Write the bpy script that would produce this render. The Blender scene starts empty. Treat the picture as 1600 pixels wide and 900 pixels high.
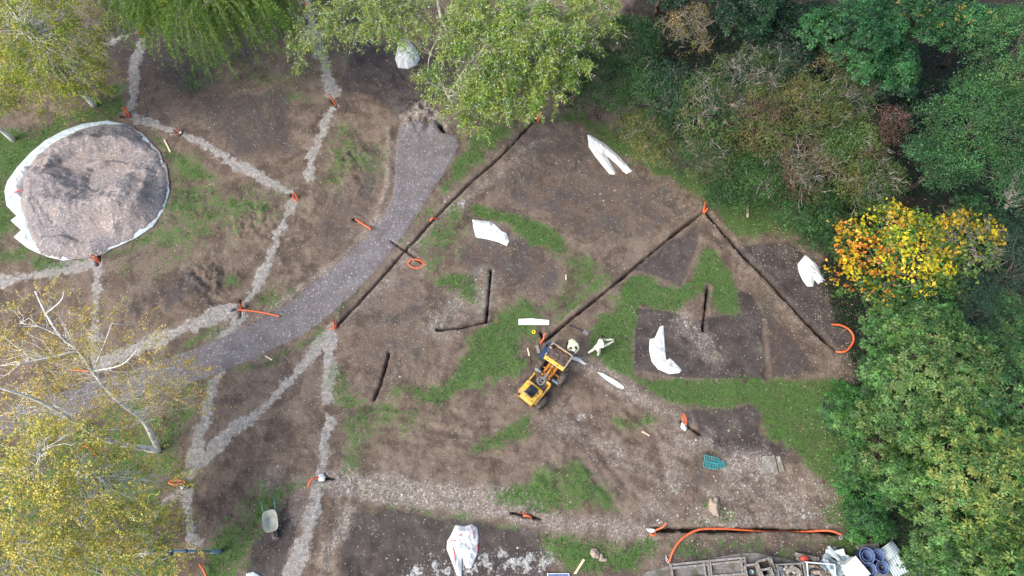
import bpy, math, random
import numpy as np
from mathutils import Vector, Matrix

# ------------------------------------------------------------------ camera, light
H = 33.0                      # drone height in metres
TILT = math.radians(21.5)     # off the vertical
FPX = 1067.0                  # focal length in pixels of the 1600 px photograph
S = bpy.context.scene
C = S.collection
cam_d = bpy.data.cameras.new('camera'); cam = bpy.data.objects.new('camera', cam_d); C.objects.link(cam)
cam.location = (0, 0, H); cam.rotation_euler = (TILT, 0, 0)
cam_d.sensor_width = 36; cam_d.lens = 36 * FPX / 1600; cam_d.clip_end = 2000; cam_d.clip_start = 0.5
S.camera = cam
SUN_EL, SUN_AZ = math.radians(48), math.radians(245)      # azimuth measured from +Y clockwise
w = bpy.data.worlds.new('World'); S.world = w; w.use_nodes = True
nt = w.node_tree; bg = nt.nodes['Background']
sky = nt.nodes.new('ShaderNodeTexSky'); sky.sky_type = 'NISHITA'; sky.sun_disc = False
sky.sun_elevation = SUN_EL; sky.sun_rotation = SUN_AZ; sky.dust_density = 4.0; sky.air_density = 1.0; sky.ozone_density = 0.5
nt.links.new(sky.outputs[0], bg.inputs[0]); bg.inputs[1].default_value = 0.145
sl = bpy.data.lights.new('sun', 'SUN'); sl.energy = 1.4; sl.angle = math.radians(32); sl.color = (1, .955, .89)
so = bpy.data.objects.new('sun', sl); C.objects.link(so)
sd_ = Vector((math.sin(SUN_AZ) * math.cos(SUN_EL), math.cos(SUN_AZ) * math.cos(SUN_EL), math.sin(SUN_EL)))
so.rotation_euler = sd_.to_track_quat('Z', 'Y').to_euler(); so.location = (0, 0, 60)
vs = S.view_settings; vs.view_transform = 'Standard'; vs.look = 'None'; vs.gamma = 1; vs.exposure = 1.0; vs.use_curve_mapping = False
S.render.engine = 'CYCLES'
S.cycles.max_bounces = 6; S.cycles.diffuse_bounces = 3; S.cycles.transparent_max_bounces = 4

rng = np.random.default_rng(7); random.seed(7)
ct, st = math.cos(TILT), math.sin(TILT)

def G(px, py, z=0.0):
    """point at height z seen at photo pixel px, py"""
    x = (px - 800) / FPX; y = (450 - py) / FPX
    dz = -(ct - y * st); dy = y * ct + st
    t = (z - H) / dz
    return np.array([x * t, dy * t, z])
def V(px, py, z=0.0): return Vector(G(px, py, z))

# ------------------------------------------------------------------ noise
def _hash(i, j, s):
    n = (i.astype(np.int64) * 374761393 + j.astype(np.int64) * 668265263 + s * 1442695041) & 0xffffffff
    n = ((n ^ (n >> 13)) * 1274126177) & 0xffffffff
    n = n ^ (n >> 16)
    return (n & 0xffff) / 65535.0
def vnoise(x, y, s=0):
    i = np.floor(x); j = np.floor(y); fx = x - i; fy = y - j
    fx = fx * fx * (3 - 2 * fx); fy = fy * fy * (3 - 2 * fy)
    a = _hash(i, j, s); b = _hash(i + 1, j, s); c = _hash(i, j + 1, s); d = _hash(i + 1, j + 1, s)
    return (a * (1 - fx) + b * fx) * (1 - fy) + (c * (1 - fx) + d * fx) * fy
def fbm(x, y, o=3, s=0):
    r = 0; a = .5; t = 0
    for k in range(o):
        r = r + a * vnoise(x * 2 ** k + 17.3 * k, y * 2 ** k - 9.1 * k, s + k); t += a; a *= .5
    return r / t

# ------------------------------------------------------------------ generic helpers
def tag(o, label=None, cat=None, group=None, kind=None):
    if label: o['label'] = label
    if cat: o['category'] = cat
    if group: o['group'] = group
    if kind: o['kind'] = kind
    return o
def empty(name, loc, rz=0, label=None, cat=None, group=None):
    o = bpy.data.objects.new(name, None); C.objects.link(o); o.location = loc; o.rotation_euler = (0, 0, rz)
    o.empty_display_size = .2
    return tag(o, label, cat, group)
def link(name, me, mat, parent=None, smooth=False):
    for m in (mat if isinstance(mat, (list, tuple)) else [mat]): me.materials.append(m)
    o = bpy.data.objects.new(name, me); C.objects.link(o)
    if parent is not None: o.parent = parent
    if smooth: me.polygons.foreach_set('use_smooth', [True] * len(me.polygons))
    return o
def copy_tree(o, parent=None):
    c = o.copy(); C.objects.link(c); c.parent = parent
    for ch in list(o.children): copy_tree(ch, c)
    return c

class MB:
    def __init__(s): s.v = []; s.f = []
    def add(s, vs_, fs):
        n = len(s.v); s.v += [tuple(v) for v in vs_]; s.f += [tuple(i + n for i in f) for f in fs]; return s
    def box(s, c, d, rz=0, M=None, taper=1.0):
        x, y, z = [k / 2 for k in d]
        p = [Vector((sx * x * (taper if sz > 0 else 1), sy * y * (taper if sz > 0 else 1), sz * z)) for sz in (-1, 1) for sy in (-1, 1) for sx in (-1, 1)]
        R = (M if M is not None else Matrix.Rotation(rz, 3, 'Z'))
        p = [R @ q + Vector(c) for q in p]
        return s.add(p, [(0, 2, 3, 1), (4, 5, 7, 6), (0, 1, 5, 4), (2, 6, 7, 3), (0, 4, 6, 2), (1, 3, 7, 5)])
    def bar(s, a, b, wd, ht):
        a = Vector(a); b = Vector(b); d = b - a
        M = d.to_track_quat('X', 'Z').to_matrix()
        return s.box((a + b) / 2, (d.length, wd, ht), M=M)
    def tube(s, pts, rad, n=8, caps=True):
        pts = [Vector(p) for p in pts]
        if not isinstance(rad, (list, tuple)): rad = [rad] * len(pts)
        base = len(s.v); up = None
        for i, p in enumerate(pts):
            t = (pts[min(i + 1, len(pts) - 1)] - pts[max(i - 1, 0)])
            if t.length < 1e-9: t = Vector((0, 0, 1))
            t.normalize()
            if up is None:
                up = Vector((0, 0, 1)) if abs(t.z) < .9 else Vector((1, 0, 0))
            u = t.cross(up).normalized(); w_ = u.cross(t); up = w_
            for k in range(n):
                a = 2 * math.pi * k / n
                s.v.append(tuple(p + (u * math.cos(a) + w_ * math.sin(a)) * rad[i]))
        for i in range(len(pts) - 1):
            for k in range(n):
                s.f.append((base + i * n + k, base + i * n + (k + 1) % n, base + (i + 1) * n + (k + 1) % n, base + (i + 1) * n + k))
        if caps:
            s.f.append(tuple(base + k for k in range(n))[::-1]); s.f.append(tuple(base + (len(pts) - 1) * n + k for k in range(n)))
        return s
    def lathe(s, prof, n=24, M=None, close=True):
        M = M or Matrix.Identity(4); base = len(s.v)
        for r, z in prof:
            for k in range(n):
                a = 2 * math.pi * k / n; s.v.append(tuple(M @ Vector((r * math.cos(a), r * math.sin(a), z))))
        for i in range(len(prof) - 1):
            for k in range(n):
                s.f.append((base + i * n + k, base + i * n + (k + 1) % n, base + (i + 1) * n + (k + 1) % n, base + (i + 1) * n + k))
        if close:
            s.f.append(tuple(base + k for k in range(n))[::-1]); s.f.append(tuple(base + (len(prof) - 1) * n + k for k in range(n)))
        return s
    def build(s, name, mat, parent=None, smooth=False, bevel=0):
        me = bpy.data.meshes.new(name); me.from_pydata(s.v, [], s.f); me.update()
        o = link(name, me, mat, parent, smooth)
        if bevel:
            b = o.modifiers.new('bevel', 'BEVEL'); b.width = bevel; b.segments = 2; b.limit_method = 'ANGLE'
        return o

def smooth_pts(pts, n=6):
    """Catmull-Rom through the points"""
    P = [Vector(p) for p in pts]
    if len(P) < 3: return P
    Q = [2 * P[0] - P[1]] + P + [2 * P[-1] - P[-2]]; out = []
    for i in range(1, len(Q) - 2):
        for k in range(n):
            t = k / n; a, b, c, d = Q[i - 1], Q[i], Q[i + 1], Q[i + 2]
            out.append(.5 * ((2 * b) + (c - a) * t + (2 * a - 5 * b + 4 * c - d) * t * t + (3 * b - 3 * c + d - a) * t ** 3))
    out.append(P[-1]); return out

# ------------------------------------------------------------------ materials
class NT:
    def __init__(s, name):
        s.m = bpy.data.materials.new(name); s.m.use_nodes = True; s.t = s.m.node_tree
        s.b = s.t.nodes['Principled BSDF']; s.out = s.t.nodes['Material Output']
    def n(s, ty, **kw):
        x = s.t.nodes.new(ty)
        for k, v in kw.items(): setattr(x, k, v)
        return x
    def l(s, a, b): s.t.links.new(a, b)
    def setin(s, sock, v):
        if hasattr(v, 'is_output') or isinstance(v, bpy.types.NodeSocket): s.l(v, sock)
        elif isinstance(v, (tuple, list)) and len(v) == 3 and sock.type == 'RGBA': sock.default_value = (*v, 1)
        else: sock.default_value = v
    def pos(s, sc=(1, 1, 1), rz=0):
        g = s.n('ShaderNodeNewGeometry')
        if sc == (1, 1, 1) and rz == 0: return g.outputs['Position']
        mp = s.n('ShaderNodeMapping'); s.l(g.outputs['Position'], mp.inputs[0]); mp.inputs['Scale'].default_value = sc; mp.inputs['Rotation'].default_value = (0, 0, rz)
        return mp.outputs[0]
    def obj(s): return s.n('ShaderNodeTexCoord').outputs['Object']
    def noise(s, vec, scale, detail=2, rough=.5, dist=0):
        x = s.n('ShaderNodeTexNoise'); s.l(vec, x.inputs['Vector']); x.inputs['Scale'].default_value = scale
        x.inputs['Detail'].default_value = detail; x.inputs['Roughness'].default_value = rough; x.inputs['Distortion'].default_value = dist
        return x.outputs['Fac']
    def voro(s, vec, scale, out='Color', feature='F1', rnd=1):
        x = s.n('ShaderNodeTexVoronoi', feature=feature); s.l(vec, x.inputs['Vector']); x.inputs['Scale'].default_value = scale
        x.inputs['Randomness'].default_value = rnd
        return x.outputs[out]
    def math(s, op, a, b=0.0, c=None, clamp=False):
        x = s.n('ShaderNodeMath', operation=op, use_clamp=clamp); s.setin(x.inputs[0], a); s.setin(x.inputs[1], b)
        if c is not None: s.setin(x.inputs[2], c)
        return x.outputs[0]
    def ramp(s, f, lo, hi, a=0.0, b=1.0):
        x = s.n('ShaderNodeMapRange', interpolation_type='SMOOTHSTEP'); s.setin(x.inputs[0], f)
        for i, v in enumerate((lo, hi, a, b)): x.inputs[i + 1].default_value = v
        return x.outputs[0]
    def mix(s, f, a, b, mode='MIX'):
        x = s.n('ShaderNodeMix', data_type='RGBA', blend_type=mode); s.setin(x.inputs[0], f); s.setin(x.inputs[6], a); s.setin(x.inputs[7], b)
        return x.outputs[2]
    def sep(s, c):
        x = s.n('ShaderNodeSeparateColor'); s.l(c, x.inputs[0]); return x.outputs
    def attr(s, name, out='Color'):
        x = s.n('ShaderNodeAttribute', attribute_name=name); return x.outputs[out]
    def bump(s, h, dist=.02, strength=1):
        x = s.n('ShaderNodeBump'); s.setin(x.inputs['Height'], h); x.inputs['Distance'].default_value = dist; x.inputs['Strength'].default_value = strength
        s.l(x.outputs[0], s.b.inputs['Normal'])
    def col(s, c): s.setin(s.b.inputs['Base Color'], c)
    def rough(s, r): s.setin(s.b.inputs['Roughness'], r)

def simple(name, col, rough=.6, metal=0, var=.12, scale=8, dirt=None, bump=0, dirt_lo=.5, dirt_hi=.75):
    m = NT(name); p = m.obj(); n = m.noise(p, scale, 4, .6)
    c2 = tuple(max(0, k * (1 - 2 * var)) for k in col); c3 = tuple(min(1, k * (1 + var)) for k in col)
    c = m.mix(m.ramp(n, .3, .7), c2, c3)
    if dirt: c = m.mix(m.ramp(m.noise(p, scale * .6 + 3, 5, .65), dirt_lo, dirt_hi, 0, .85), c, dirt)
    m.col(c); m.rough(m.ramp(n, .2, .8, rough * .8, min(1, rough * 1.15))); m.b.inputs['Metallic'].default_value = metal
    if bump: m.bump(m.noise(p, scale * 4, 3), bump)
    return m.m
# ------------------------------------------------------------------ the layout of the ground, outlines read off the photo and laid on the ground plane
def WP(pts): return np.array([G(px, py)[:2] for px, py in pts])
def seg_dist(X, Y, pts):
    """distance to a polyline, plus arc position"""
    best = np.full(X.shape, 1e9); 
    for (ax, ay), (bx, by) in zip(pts[:-1], pts[1:]):
        dx, dy = bx - ax, by - ay; L = dx * dx + dy * dy + 1e-12
        t = np.clip(((X - ax) * dx + (Y - ay) * dy) / L, 0, 1)
        best = np.minimum(best, np.hypot(X - ax - t * dx, Y - ay - t * dy))
    return best
def inside(X, Y, pts):
    r = np.zeros(X.shape, bool); n = len(pts)
    for i in range(n):
        ax, ay = pts[i]; bx, by = pts[(i + 1) % n]
        if ay == by: continue
        c = ((ay > Y) != (by > Y)) & (X < (bx - ax) * (Y - ay) / (by - ay) + ax)
        r ^= c
    return r
def smooth_poly(pts, it=1):
    for _ in range(it):
        q = np.roll(pts, -1, 0); pts = np.stack([.75 * pts + .25 * q, .25 * pts + .75 * q], 1).reshape(-1, 2)
    return pts

# name, strength, softness in metres, outline
GRASS = [
 (1.0, .25, [(735,318),(760,322),(805,340),(835,344),(870,363),(892,380),(888,398),(868,392),(850,386),(828,388),(812,376),(790,352),(760,345),(735,335)]),
 (.66, .6, [(868,392),(905,393),(945,398),(985,418),(965,445),(920,480),(880,515),(850,520),(870,460),(890,425)]),
 (1.0, .24, [(995,425),(1020,436),(1052,453),(1062,450),(1082,424),(1106,376),(1122,396),(1140,415),(1150,448),(1156,486),(1112,492),(1107,455),(1062,482),(1050,486),(1000,480),(993,500),(992,550),(986,580),(1010,592),(1060,590),(1110,594),(1180,596),(1280,588),(1312,596),(1350,640),(1340,700),(1330,800),(1300,765),(1240,692),(1192,672),(1187,632),(1130,642),(1085,640),(1040,632),(1005,600),(960,572),(935,562),(915,545),(922,500),(955,472),(975,440)]),
 (.95, .4, [(700,432),(730,428),(752,440),(757,480),(738,474),(705,462),(670,452),(680,430)]),
 (.95, .5, [(765,492),(830,480),(852,498),(846,520),(820,545),(838,570),(815,585),(760,608),(720,622),(660,628),(600,622),(620,600),(690,598),(720,570),(730,520)]),
 (.9, .4, [(838,648),(812,655),(775,672),(740,700),(730,715),(762,712),(800,695),(830,680)]),
 (.6, .7, [(525,635),(600,630),(680,630),(650,665),(600,672),(585,720),(540,735),(530,700)]),
 (.5, .5, [(520,690),(575,700),(600,730),(560,738),(525,735)]),
 (.85, .5, [(780,760),(850,725),(905,730),(958,745),(977,805),(900,802),(820,792),(775,790)]),
 (.95, .4, [(845,818),(880,838),(960,845),(1000,838),(1030,850),(985,893),(880,893),(862,872),(850,845)]),
 (.6, .5, [(1030,845),(1060,835),(1160,835),(1300,842),(1300,862),(1160,862),(1060,872),(1030,870)]),
 (.75, .4, [(575,784),(640,797),(700,803),(830,813),(830,822),(700,817),(640,808),(575,795)]),
 (.95, .5, [(870,165),(960,200),(1060,250),(1130,285),(1190,305),(1260,360),(1230,376),(1150,374),(1118,318),(1060,285),(1000,250),(940,225),(905,195),(870,190)]),
 (.86, .4, [(725,215),(800,186),(824,192),(770,235),(715,282),(662,340),(612,398),(598,404),(650,345),(690,295)]),
 (.6, .4, [(600,404),(640,372),(560,455),(525,500),(505,505),(560,455)]),
 (.75, .35, [(340,592),(400,566),(470,531),(508,506),(518,516),(480,545),(420,570),(370,592)]),
 (.6, .7, [(640,330),(690,320),(720,300),(735,330),(730,380),(690,430),(655,460),(660,420),(630,400),(660,370)]),
 (.9, .6, [(230,212),(300,243),(330,268),(315,292),(270,298),(262,250)]),
 (.62, 1.2, [(265,300),(330,280),(430,300),(445,340),(400,370),(330,370),(300,420),(200,400),(240,360)]),
 (.55, 1.2, [(280,90),(330,70),(430,90),(520,130),(500,180),(440,150),(370,120),(300,150)]),
 (.95, .8, [(-80,180),(40,190),(140,180),(180,130),(200,150),(190,185),(120,198),(70,220),(20,260),(8,330),(40,388),(60,400),(-20,410),(-80,420)]),
 (.9, .5, [(55,392),(100,408),(148,400),(120,412),(60,424),(30,420)]),
 (.62, .4, [(150,405),(200,390),(260,340),(265,300),(300,300),(290,340),(220,400),(180,408)]),
 (.66, 1.0, [(-80,690),(60,668),(200,625),(330,590),(322,620),(300,690),(285,740),(250,760),(262,820),(290,880),(270,960),(-80,960)]),
 (.8, .5, [(230,560),(300,530),(360,508),(330,540),(270,560),(210,578)]),
 (.9, .6, [(330,840),(385,800),(410,770),(465,742),(470,757),(420,790),(395,820),(388,860),(385,960),(320,960),(330,900)]),
 (.6, .5, [(375,465),(400,455),(450,440),(460,448),(430,475),(385,495)]),
 (.55, .6, [(490,250),(530,180),(600,230),(610,290),(560,280),(500,300)]),
 (.6, .4, [(340,430),(380,420),(390,445),(360,460),(335,450)]),
 (1.0, .8, [(1330,600),(1500,600),(1500,960),(1330,960),(1300,840),(1320,740)]),
 (.75, .4, [(1088,790),(1130,778),(1150,805),(1120,815),(1090,808)]),
 (.6, .4, [(500,590),(540,560),(560,610),(560,650),(525,640)]),
 (.6, .4, [(950,650),(985,640),(1040,650),(1030,665),(965,685)]),
]
DARK = [
 (.62, .2, [(1180,458),(1290,583),(1202,594),(1196,500)]),
 (1.0, .2, [(993,480),(1050,486),(1090,500),(1112,494),(1158,488),(1150,450),(1176,458),(1192,490),(1198,594),(1110,591),(1060,590),(990,575)]),
 (.72, .3, [(1000,408),(1103,342),(1095,390),(1060,452),(1020,436),(975,420)]),
 (.9, .2, [(1150,384),(1232,376),(1258,395),(1290,430),(1330,540),(1308,545),(1250,488),(1180,412)]),
 (1.0, .25, [(1078,645),(1130,638),(1190,632),(1192,674),(1240,695),(1235,720),(1130,712),(1100,690)]),
 (1.0, .3, [(545,800),(600,795),(700,812),(852,822),(860,900),(860,960),(520,960),(530,860)]),
 (1.0, .3, [(392,850),(420,812),(462,808),(455,860),(440,960),(385,960)]),
 (.9, 1.0, [(540,60),(720,60),(720,150),(640,190),(560,160),(520,120)]),
 (.6, 1.2, [(240,440),(340,415),(375,470),(300,500),(200,520),(180,470)]),
 (.55, 1.0, [(700,350),(880,380),(890,440),(860,480),(780,480),(700,420)]),
 (.5, 1.0, [(740,240),(860,190),(1000,260),(1100,320),(1000,400),(900,380),(760,320)]),
 (.45, 1.0, [(540,440),(640,420),(720,470),(730,560),(600,600),(530,560)]),
 (1.0, .8, [(860,-400),(1000,60),(950,120),(1200,290),(1300,420),(1330,560),(1330,760),(1400,860),(1420,1000),(2600,1000),(2600,-400)]),
 (.7, 1.5, [(150,-60),(700,-60),(640,50),(450,60),(320,180),(150,120)]),
 (.6, 1.0, [(300,130),(440,120),(480,170),(470,270),(340,240),(300,190)]),
 (.7, .5, [(1030,838),(1310,838),(1310,872),(1240,880),(1040,880)]),
 (.6, .8, [(820,530),(860,530),(850,600),(820,610),(800,570)]),
 (.5, 1.0, [(1060,720),(1180,720),(1200,760),(1080,800),(1040,790)]),
 (.5, .8, [(540,290),(620,200),(610,330),(560,400),(480,420),(460,360)]),
]
GRAVEL = [  # width m, strength, points
 (.5, .95, [(225,58),(215,90),(208,140),(203,172)]),
 (.4, .62, [(155,72),(200,56),(218,50)]),
 (.5, .9, [(208,184),(250,195),(290,212),(330,235),(380,262),(420,285),(455,303)]),
 (.62, .8, [(478,0),(490,50),(505,95),(520,145)]),
 (.5, .8, [(520,168),(508,195),(497,225),(487,250),(483,275)]),
 (.5, 1.0, [(462,312),(452,335),(435,370),(418,410),(400,445),(384,472)]),
 (.75, .9, [(-40,448),(50,430),(100,421),(145,412)]),
 (.45, .85, [(152,412),(152,450),(148,500),(145,560),(150,574)]),
 (.7, .9, [(150,575),(200,548),(260,525),(310,505),(370,483)]),
 (.7, 1.0, [(376,492),(368,512),(355,530)]),
 (.42, .95, [(342,585),(325,630),(310,680),(298,720),(290,745)]),
 (.38, .95, [(508,528),(475,570),(440,610),(400,645),(350,685),(310,725),(290,750)]),
 (.6, 1.0, [(517,516),(515,550),(513,590),(510,622)]),
 (.55, 1.0, [(515,658),(508,700),(503,740)]),
 (.66, 1.0, [(500,757),(490,800),(475,840),(458,910)]),
 (.5, .95, [(291,765),(295,800),(303,852)]),
 (.45, .65, [(285,765),(255,785),(230,812)]),
 (.35, .7, [(62,425),(80,400),(95,385)]),
]
CHIPS = [
 (1.15, 1.1, [(515,748),(600,766),(700,778),(800,792),(825,800)]),
 (1.0, .68, [(830,808),(900,818),(1010,830)]),
 (1.1, .62, [(895,560),(950,590),(1000,620),(1050,650),(1062,668)]),
 (1.8, .5, [(1062,668),(1045,740),(1020,826)]),
 (1.0, .36, [(1120,350),(1165,405),(1215,465),(1300,560)]),
 (1.0, .5, [(855,205),(760,285),(700,335),(650,385),(545,500)]),
 (1.3, .55, [(1060,500),(1090,520),(1110,560)]),
 (1.6, .42, [(860,660),(960,700),(1040,760)]),
 (1.3, .85, [(1138,728),(1165,722),(1195,726)]), (.9, .6, [(1060,700),(1100,690),(1130,700)]),
 (2.6, .48, [(1110,800),(1200,780),(1290,790)]),
 (2.0, .5, [(740,470),(690,510),(760,440)]),
 (2.0, .45, [(430,760),(470,800)]),
 (.8, .7, [(545,800),(520,850),(505,900)]), (1.3, .8, [(640,185),(665,175),(690,192)]),
]
WHITE = [
 (1.1, .57, [(640,895),(720,885),(800,880),(858,872)]),
 (.7, .52, [(640,905),(860,890)]),
 (.3, .4, [(900,652),(920,648)]), (.3, .6, [(548,684),(562,680)]), (.35, .55, [(700,310),(722,320)]),
 (.3, .6, [(618,388),(634,380)]), (.8, .4, [(1240,790),(1290,800)]), (.22, .75, [(1186,739),(1212,737)]),
]
PATH = [(621,206),(632,194),(645,198),(655,188),(668,196),(684,192),(690,206),(722,216),(700,262),(672,302),(642,352),(604,402),(562,452),(515,492),(470,524),(400,557),(340,585),(270,606),(200,622),(130,642),(60,668),(-60,705),(-60,655),(60,625),(130,600),(200,578),(260,560),(330,535),(390,510),(450,475),(500,435),(545,400),(580,365),(605,330),(617,300),(618,250)]
TRENCH = [  # width m, depth m, points
 (.14, .5, [(829,165),(838,185),(790,235),(735,285),(680,340),(640,385),(600,430),(560,475),(527,508)]),
 (.13, .4, [(612,378),(635,393),(660,412)]),
 (.16, .5, [(1103,328),(1060,360),(1000,410),(940,460),(890,500),(853,532)]),
 (.33, .5, [(1103,330),(1135,365),(1160,395),(1205,440),(1250,490),(1308,548)]),
 (.17, .45, [(767,422),(764,460),(760,502)]),
 (.18, .35, [(683,516),(720,512),(760,503),(770,500)]),
 (.16, .4, [(608,552),(595,600),(585,624)]),
 (.23, .45, [(1107,450),(1103,480),(1099,516)]),
 (.3, .5, [(1018,828),(1100,829),(1200,827),(1312,832)]),
 (.16, .35, [(1066,660),(1095,679)]),
 (.22, .35, [(222,44),(224,58)]), (.2, .35, [(190,182),(208,182)]), (.2, .35, [(276,206),(284,210)]),
 (.2, .35, [(519,156),(526,166)]), (.2, .35, [(456,305),(468,308)]), (.2, .35, [(366,484),(386,478)]), (.2, .35, [(376,470),(374,495)]),
 (.25, .35, [(155,400),(153,414)]), (.2, .35, [(284,755),(296,760)]), (.14, .3, [(500,747),(522,748)]),
 (.15, .3, [(800,801),(845,811)]), (.2, .35, [(128,578),(144,580)]), (.18, .3, [(553,343),(560,345)]),
 (.45, .35, [(688,198),(694,206)]), (.2, .35, [(474,4),(480,14)]), (.15,.3,[(845,520),(850,532)]),
]
def carve_flat(X, Y):
    """0 where the ground is kept level (under the yard and the gravel heap)"""
    c = G(138, 298); a = 1 - np.clip(1.5 - np.hypot(X - c[0], (Y - c[1])) / 5.2, 0, 1) ** .5 * .0
    f1 = np.clip((np.hypot((X - c[0]), (Y - c[1])) - 4.8) / 1.5, 0, 1)
    y0 = G(1100, 860)[1]; x0 = G(1010, 880)[0]
    f2 = np.clip(np.maximum((Y - y0) / 1.0, (x0 - X) / 1.5), 0, 1)
    return np.minimum(f1, f2)
def gbase(X, Y):
    X = np.asarray(X, float); Y = np.asarray(Y, float)
    h = (fbm(X / 7, Y / 7, 2, 1) - .5) * .28 + (fbm(X / 1.6, Y / 1.6, 3, 5) - .5) * .14
    return h * (.15 + .85 * carve_flat(X, Y))
def gz(x, y): return float(gbase(np.array([x]), np.array([y]))[0])
def on(px, py, dz=0.0):
    """ground point under a photo pixel"""
    p = G(px, py, 0); z = gz(p[0], p[1]); p = G(px, py, z); return Vector((p[0], p[1], z + dz))

RUTS = [  # tyre tracks, centre lines
 [(520,655),(600,650),(680,655),(760,668),(830,640)], [(530,690),(610,668),(700,690),(790,690),(870,640),(900,600)],
 [(600,640),(700,640),(780,650),(850,625)], [(640,720),(720,735),(800,705),(880,665),(960,650),(1040,700)],
 [(700,760),(790,735),(880,695),(980,700),(1060,730)], [(900,590),(960,640),(1010,700),(1030,790)],
 [(310,740),(380,690),(450,650),(520,640),(600,650)], [(330,770),(400,715),(470,690),(530,690)],
 [(860,600),(900,680),(960,760),(1000,810)], [(525,780),(515,850),(505,920)], [(545,760),(538,850),(530,920)],
]
import time as _t; _t0 = _t.time()
STEP = .06
def axis(lo, hi):
    core = np.arange(lo, hi + STEP, STEP); d = STEP; L = []; v = core[-1]
    while v < 260: d *= 1.25; v += d; L.append(v)
    M_ = []; v = core[0]; d = STEP
    while v > -260: d *= 1.25; v -= d; M_.append(v)
    return np.concatenate([M_[::-1], core, L])
ax = axis(-31.0, 31.0); ay = axis(-2.0, 31.5)
XX, YY = np.meshgrid(ax, ay)
NX, NY = len(ax), len(ay)
def region(pts, m):
    i0, i1 = np.searchsorted(ax, [pts[:, 0].min() - m, pts[:, 0].max() + m]); j0, j1 = np.searchsorted(ay, [pts[:, 1].min() - m, pts[:, 1].max() + m])
    return slice(j0, j1), slice(i0, i1)
def poly_field(F, pts, s, soft, it=1):
    P = smooth_poly(WP(pts), it); r = region(P, soft * 2)
    X, Y = XX[r], YY[r]
    if X.size == 0: return
    if soft > .22: X, Y = X + WXN[r] * min(soft * 1.6, 1.4), Y + WYN[r] * min(soft * 1.6, 1.4)
    d = seg_dist(X, Y, np.vstack([P, P[:1]])); d = np.where(inside(X, Y, P), d, -d)
    F[r] = np.maximum(F[r], s * np.clip(.5 + d / (2 * soft), 0, 1))
def line_field(F, pts, wd, s, soft):
    P = np.array([list(p)[:2] for p in smooth_pts([(*q, 0) for q in WP(pts)], 4)]); r = region(P, wd + soft * 2)
    X, Y = XX[r] + WX2[r] * .5, YY[r] + WY2[r] * .5; d = wd / 2 - seg_dist(X, Y, P) + WXN[r] * .25
    F[r] = np.maximum(F[r], s * np.clip(.5 + d / (2 * soft), 0, 1))
WXN, WYN = (fbm(XX / 1.7, YY / 1.7, 4, 401) - .5) * 2, (fbm(XX / 1.7, YY / 1.7, 4, 411) - .5) * 2
WX2, WY2 = fbm(XX / .5, YY / .5, 3, 421) - .5, fbm(XX / .5, YY / .5, 3, 431) - .5
F = {k: np.zeros(XX.shape) for k in ('grass', 'gravel', 'path', 'dark', 'chips', 'white', 'trench', 'wood', 'rut')}
for s_, so_, p_ in GRASS: poly_field(F['grass'], p_, s_, so_)
for s_, so_, p_ in DARK: poly_field(F['dark'], p_, s_, so_, 0 if so_ < .4 else 1)
for w_, s_, p_ in GRAVEL: line_field(F['gravel'], p_, w_, s_, .22)
for w_, s_, p_ in CHIPS: line_field(F['chips'], p_, w_, s_, .5)
for w_, s_, p_ in WHITE: line_field(F['white'], p_, w_, s_, .45)
poly_field(F['path'], PATH, 1, .1, 1)
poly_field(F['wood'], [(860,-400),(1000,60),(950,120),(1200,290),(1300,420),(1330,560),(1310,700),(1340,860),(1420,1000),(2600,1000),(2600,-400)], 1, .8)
out = np.clip((np.maximum(np.abs(XX) - 34, np.abs(YY - 15) - 20)) / 6, 0, 1); F['grass'] = np.maximum(F['grass'], out * .8)
ZZ = gbase(XX, YY)
fine = (fbm(XX / .35, YY / .35, 3, 21) - .5)
clod = np.clip(fbm(XX / 2.2, YY / 2.2, 2, 31) * 1.6 - .4, .15, 1)
soilf = (1 - F['path']) * (1 - .5 * np.clip(F['gravel'], 0, 1)) * (1 - .4 * F['grass'])
ZZ += fine * .15 * clod * soilf
for k, r_ in enumerate(RUTS):     # twin ruts of the dumper with the lug marks pressed in
    P = np.array([list(p)[:2] for p in smooth_pts([(*q, 0) for q in WP(r_)], 6)]); r = region(P, 1.2)
    X, Y = XX[r], YY[r]; d = seg_dist(X, Y, P) + (vnoise(X / .8, Y / .8, 60 + k) - .5) * .18
    t = np.exp(-((d - .5) / .14) ** 2); e = np.exp(-((d - .78) / .1) ** 2) + np.exp(-((d - .22) / .1) ** 2)
    a = .036 * np.clip(fbm(X / 2, Y / 2, 2, 90 + k) * 2 - .3, .1, 1.2)
    ZZ[r] += (-t + .5 * e) * a * (1 - F['path'][r]); F['rut'][r] = np.maximum(F['rut'][r], t)
# loose clods heaped beside the path and the paths of gravel
for (px, py, rad, hh) in [(545,250,1.1,.3),(325,440,1.4,.35),(560,300,.9,.2),(395,345,1.3,.25),(665,175,1.2,.4),(650,190,.8,.25),(270,330,1.0,.15),(820,560,1.0,.15),(1190,795,1.5,.12),(600,130,1.2,.15),(690,500,1.2,.15),(860,740,1.4,.15),(430,340,1.0,.2),(210,480,1,.2)]:
    c = G(px, py); r = region(np.array([[c[0], c[1]]]), rad * 2.2); X, Y = XX[r], YY[r]
    q = np.exp(-((X - c[0]) ** 2 + (Y - c[1]) ** 2) / rad ** 2)
    ZZ[r] += q * hh * (fbm(X / .3, Y / .3, 3, 77) * 1.4 - .15)
ZZ += F['path'] * .05 + F['path'] * (vnoise(XX / .5, YY / .5, 8) - .5) * .015
P = WP([(608,200),(606,290),(590,340),(555,385),(505,425),(450,465),(395,500),(330,525)])   # raised soil edge along the path
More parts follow.
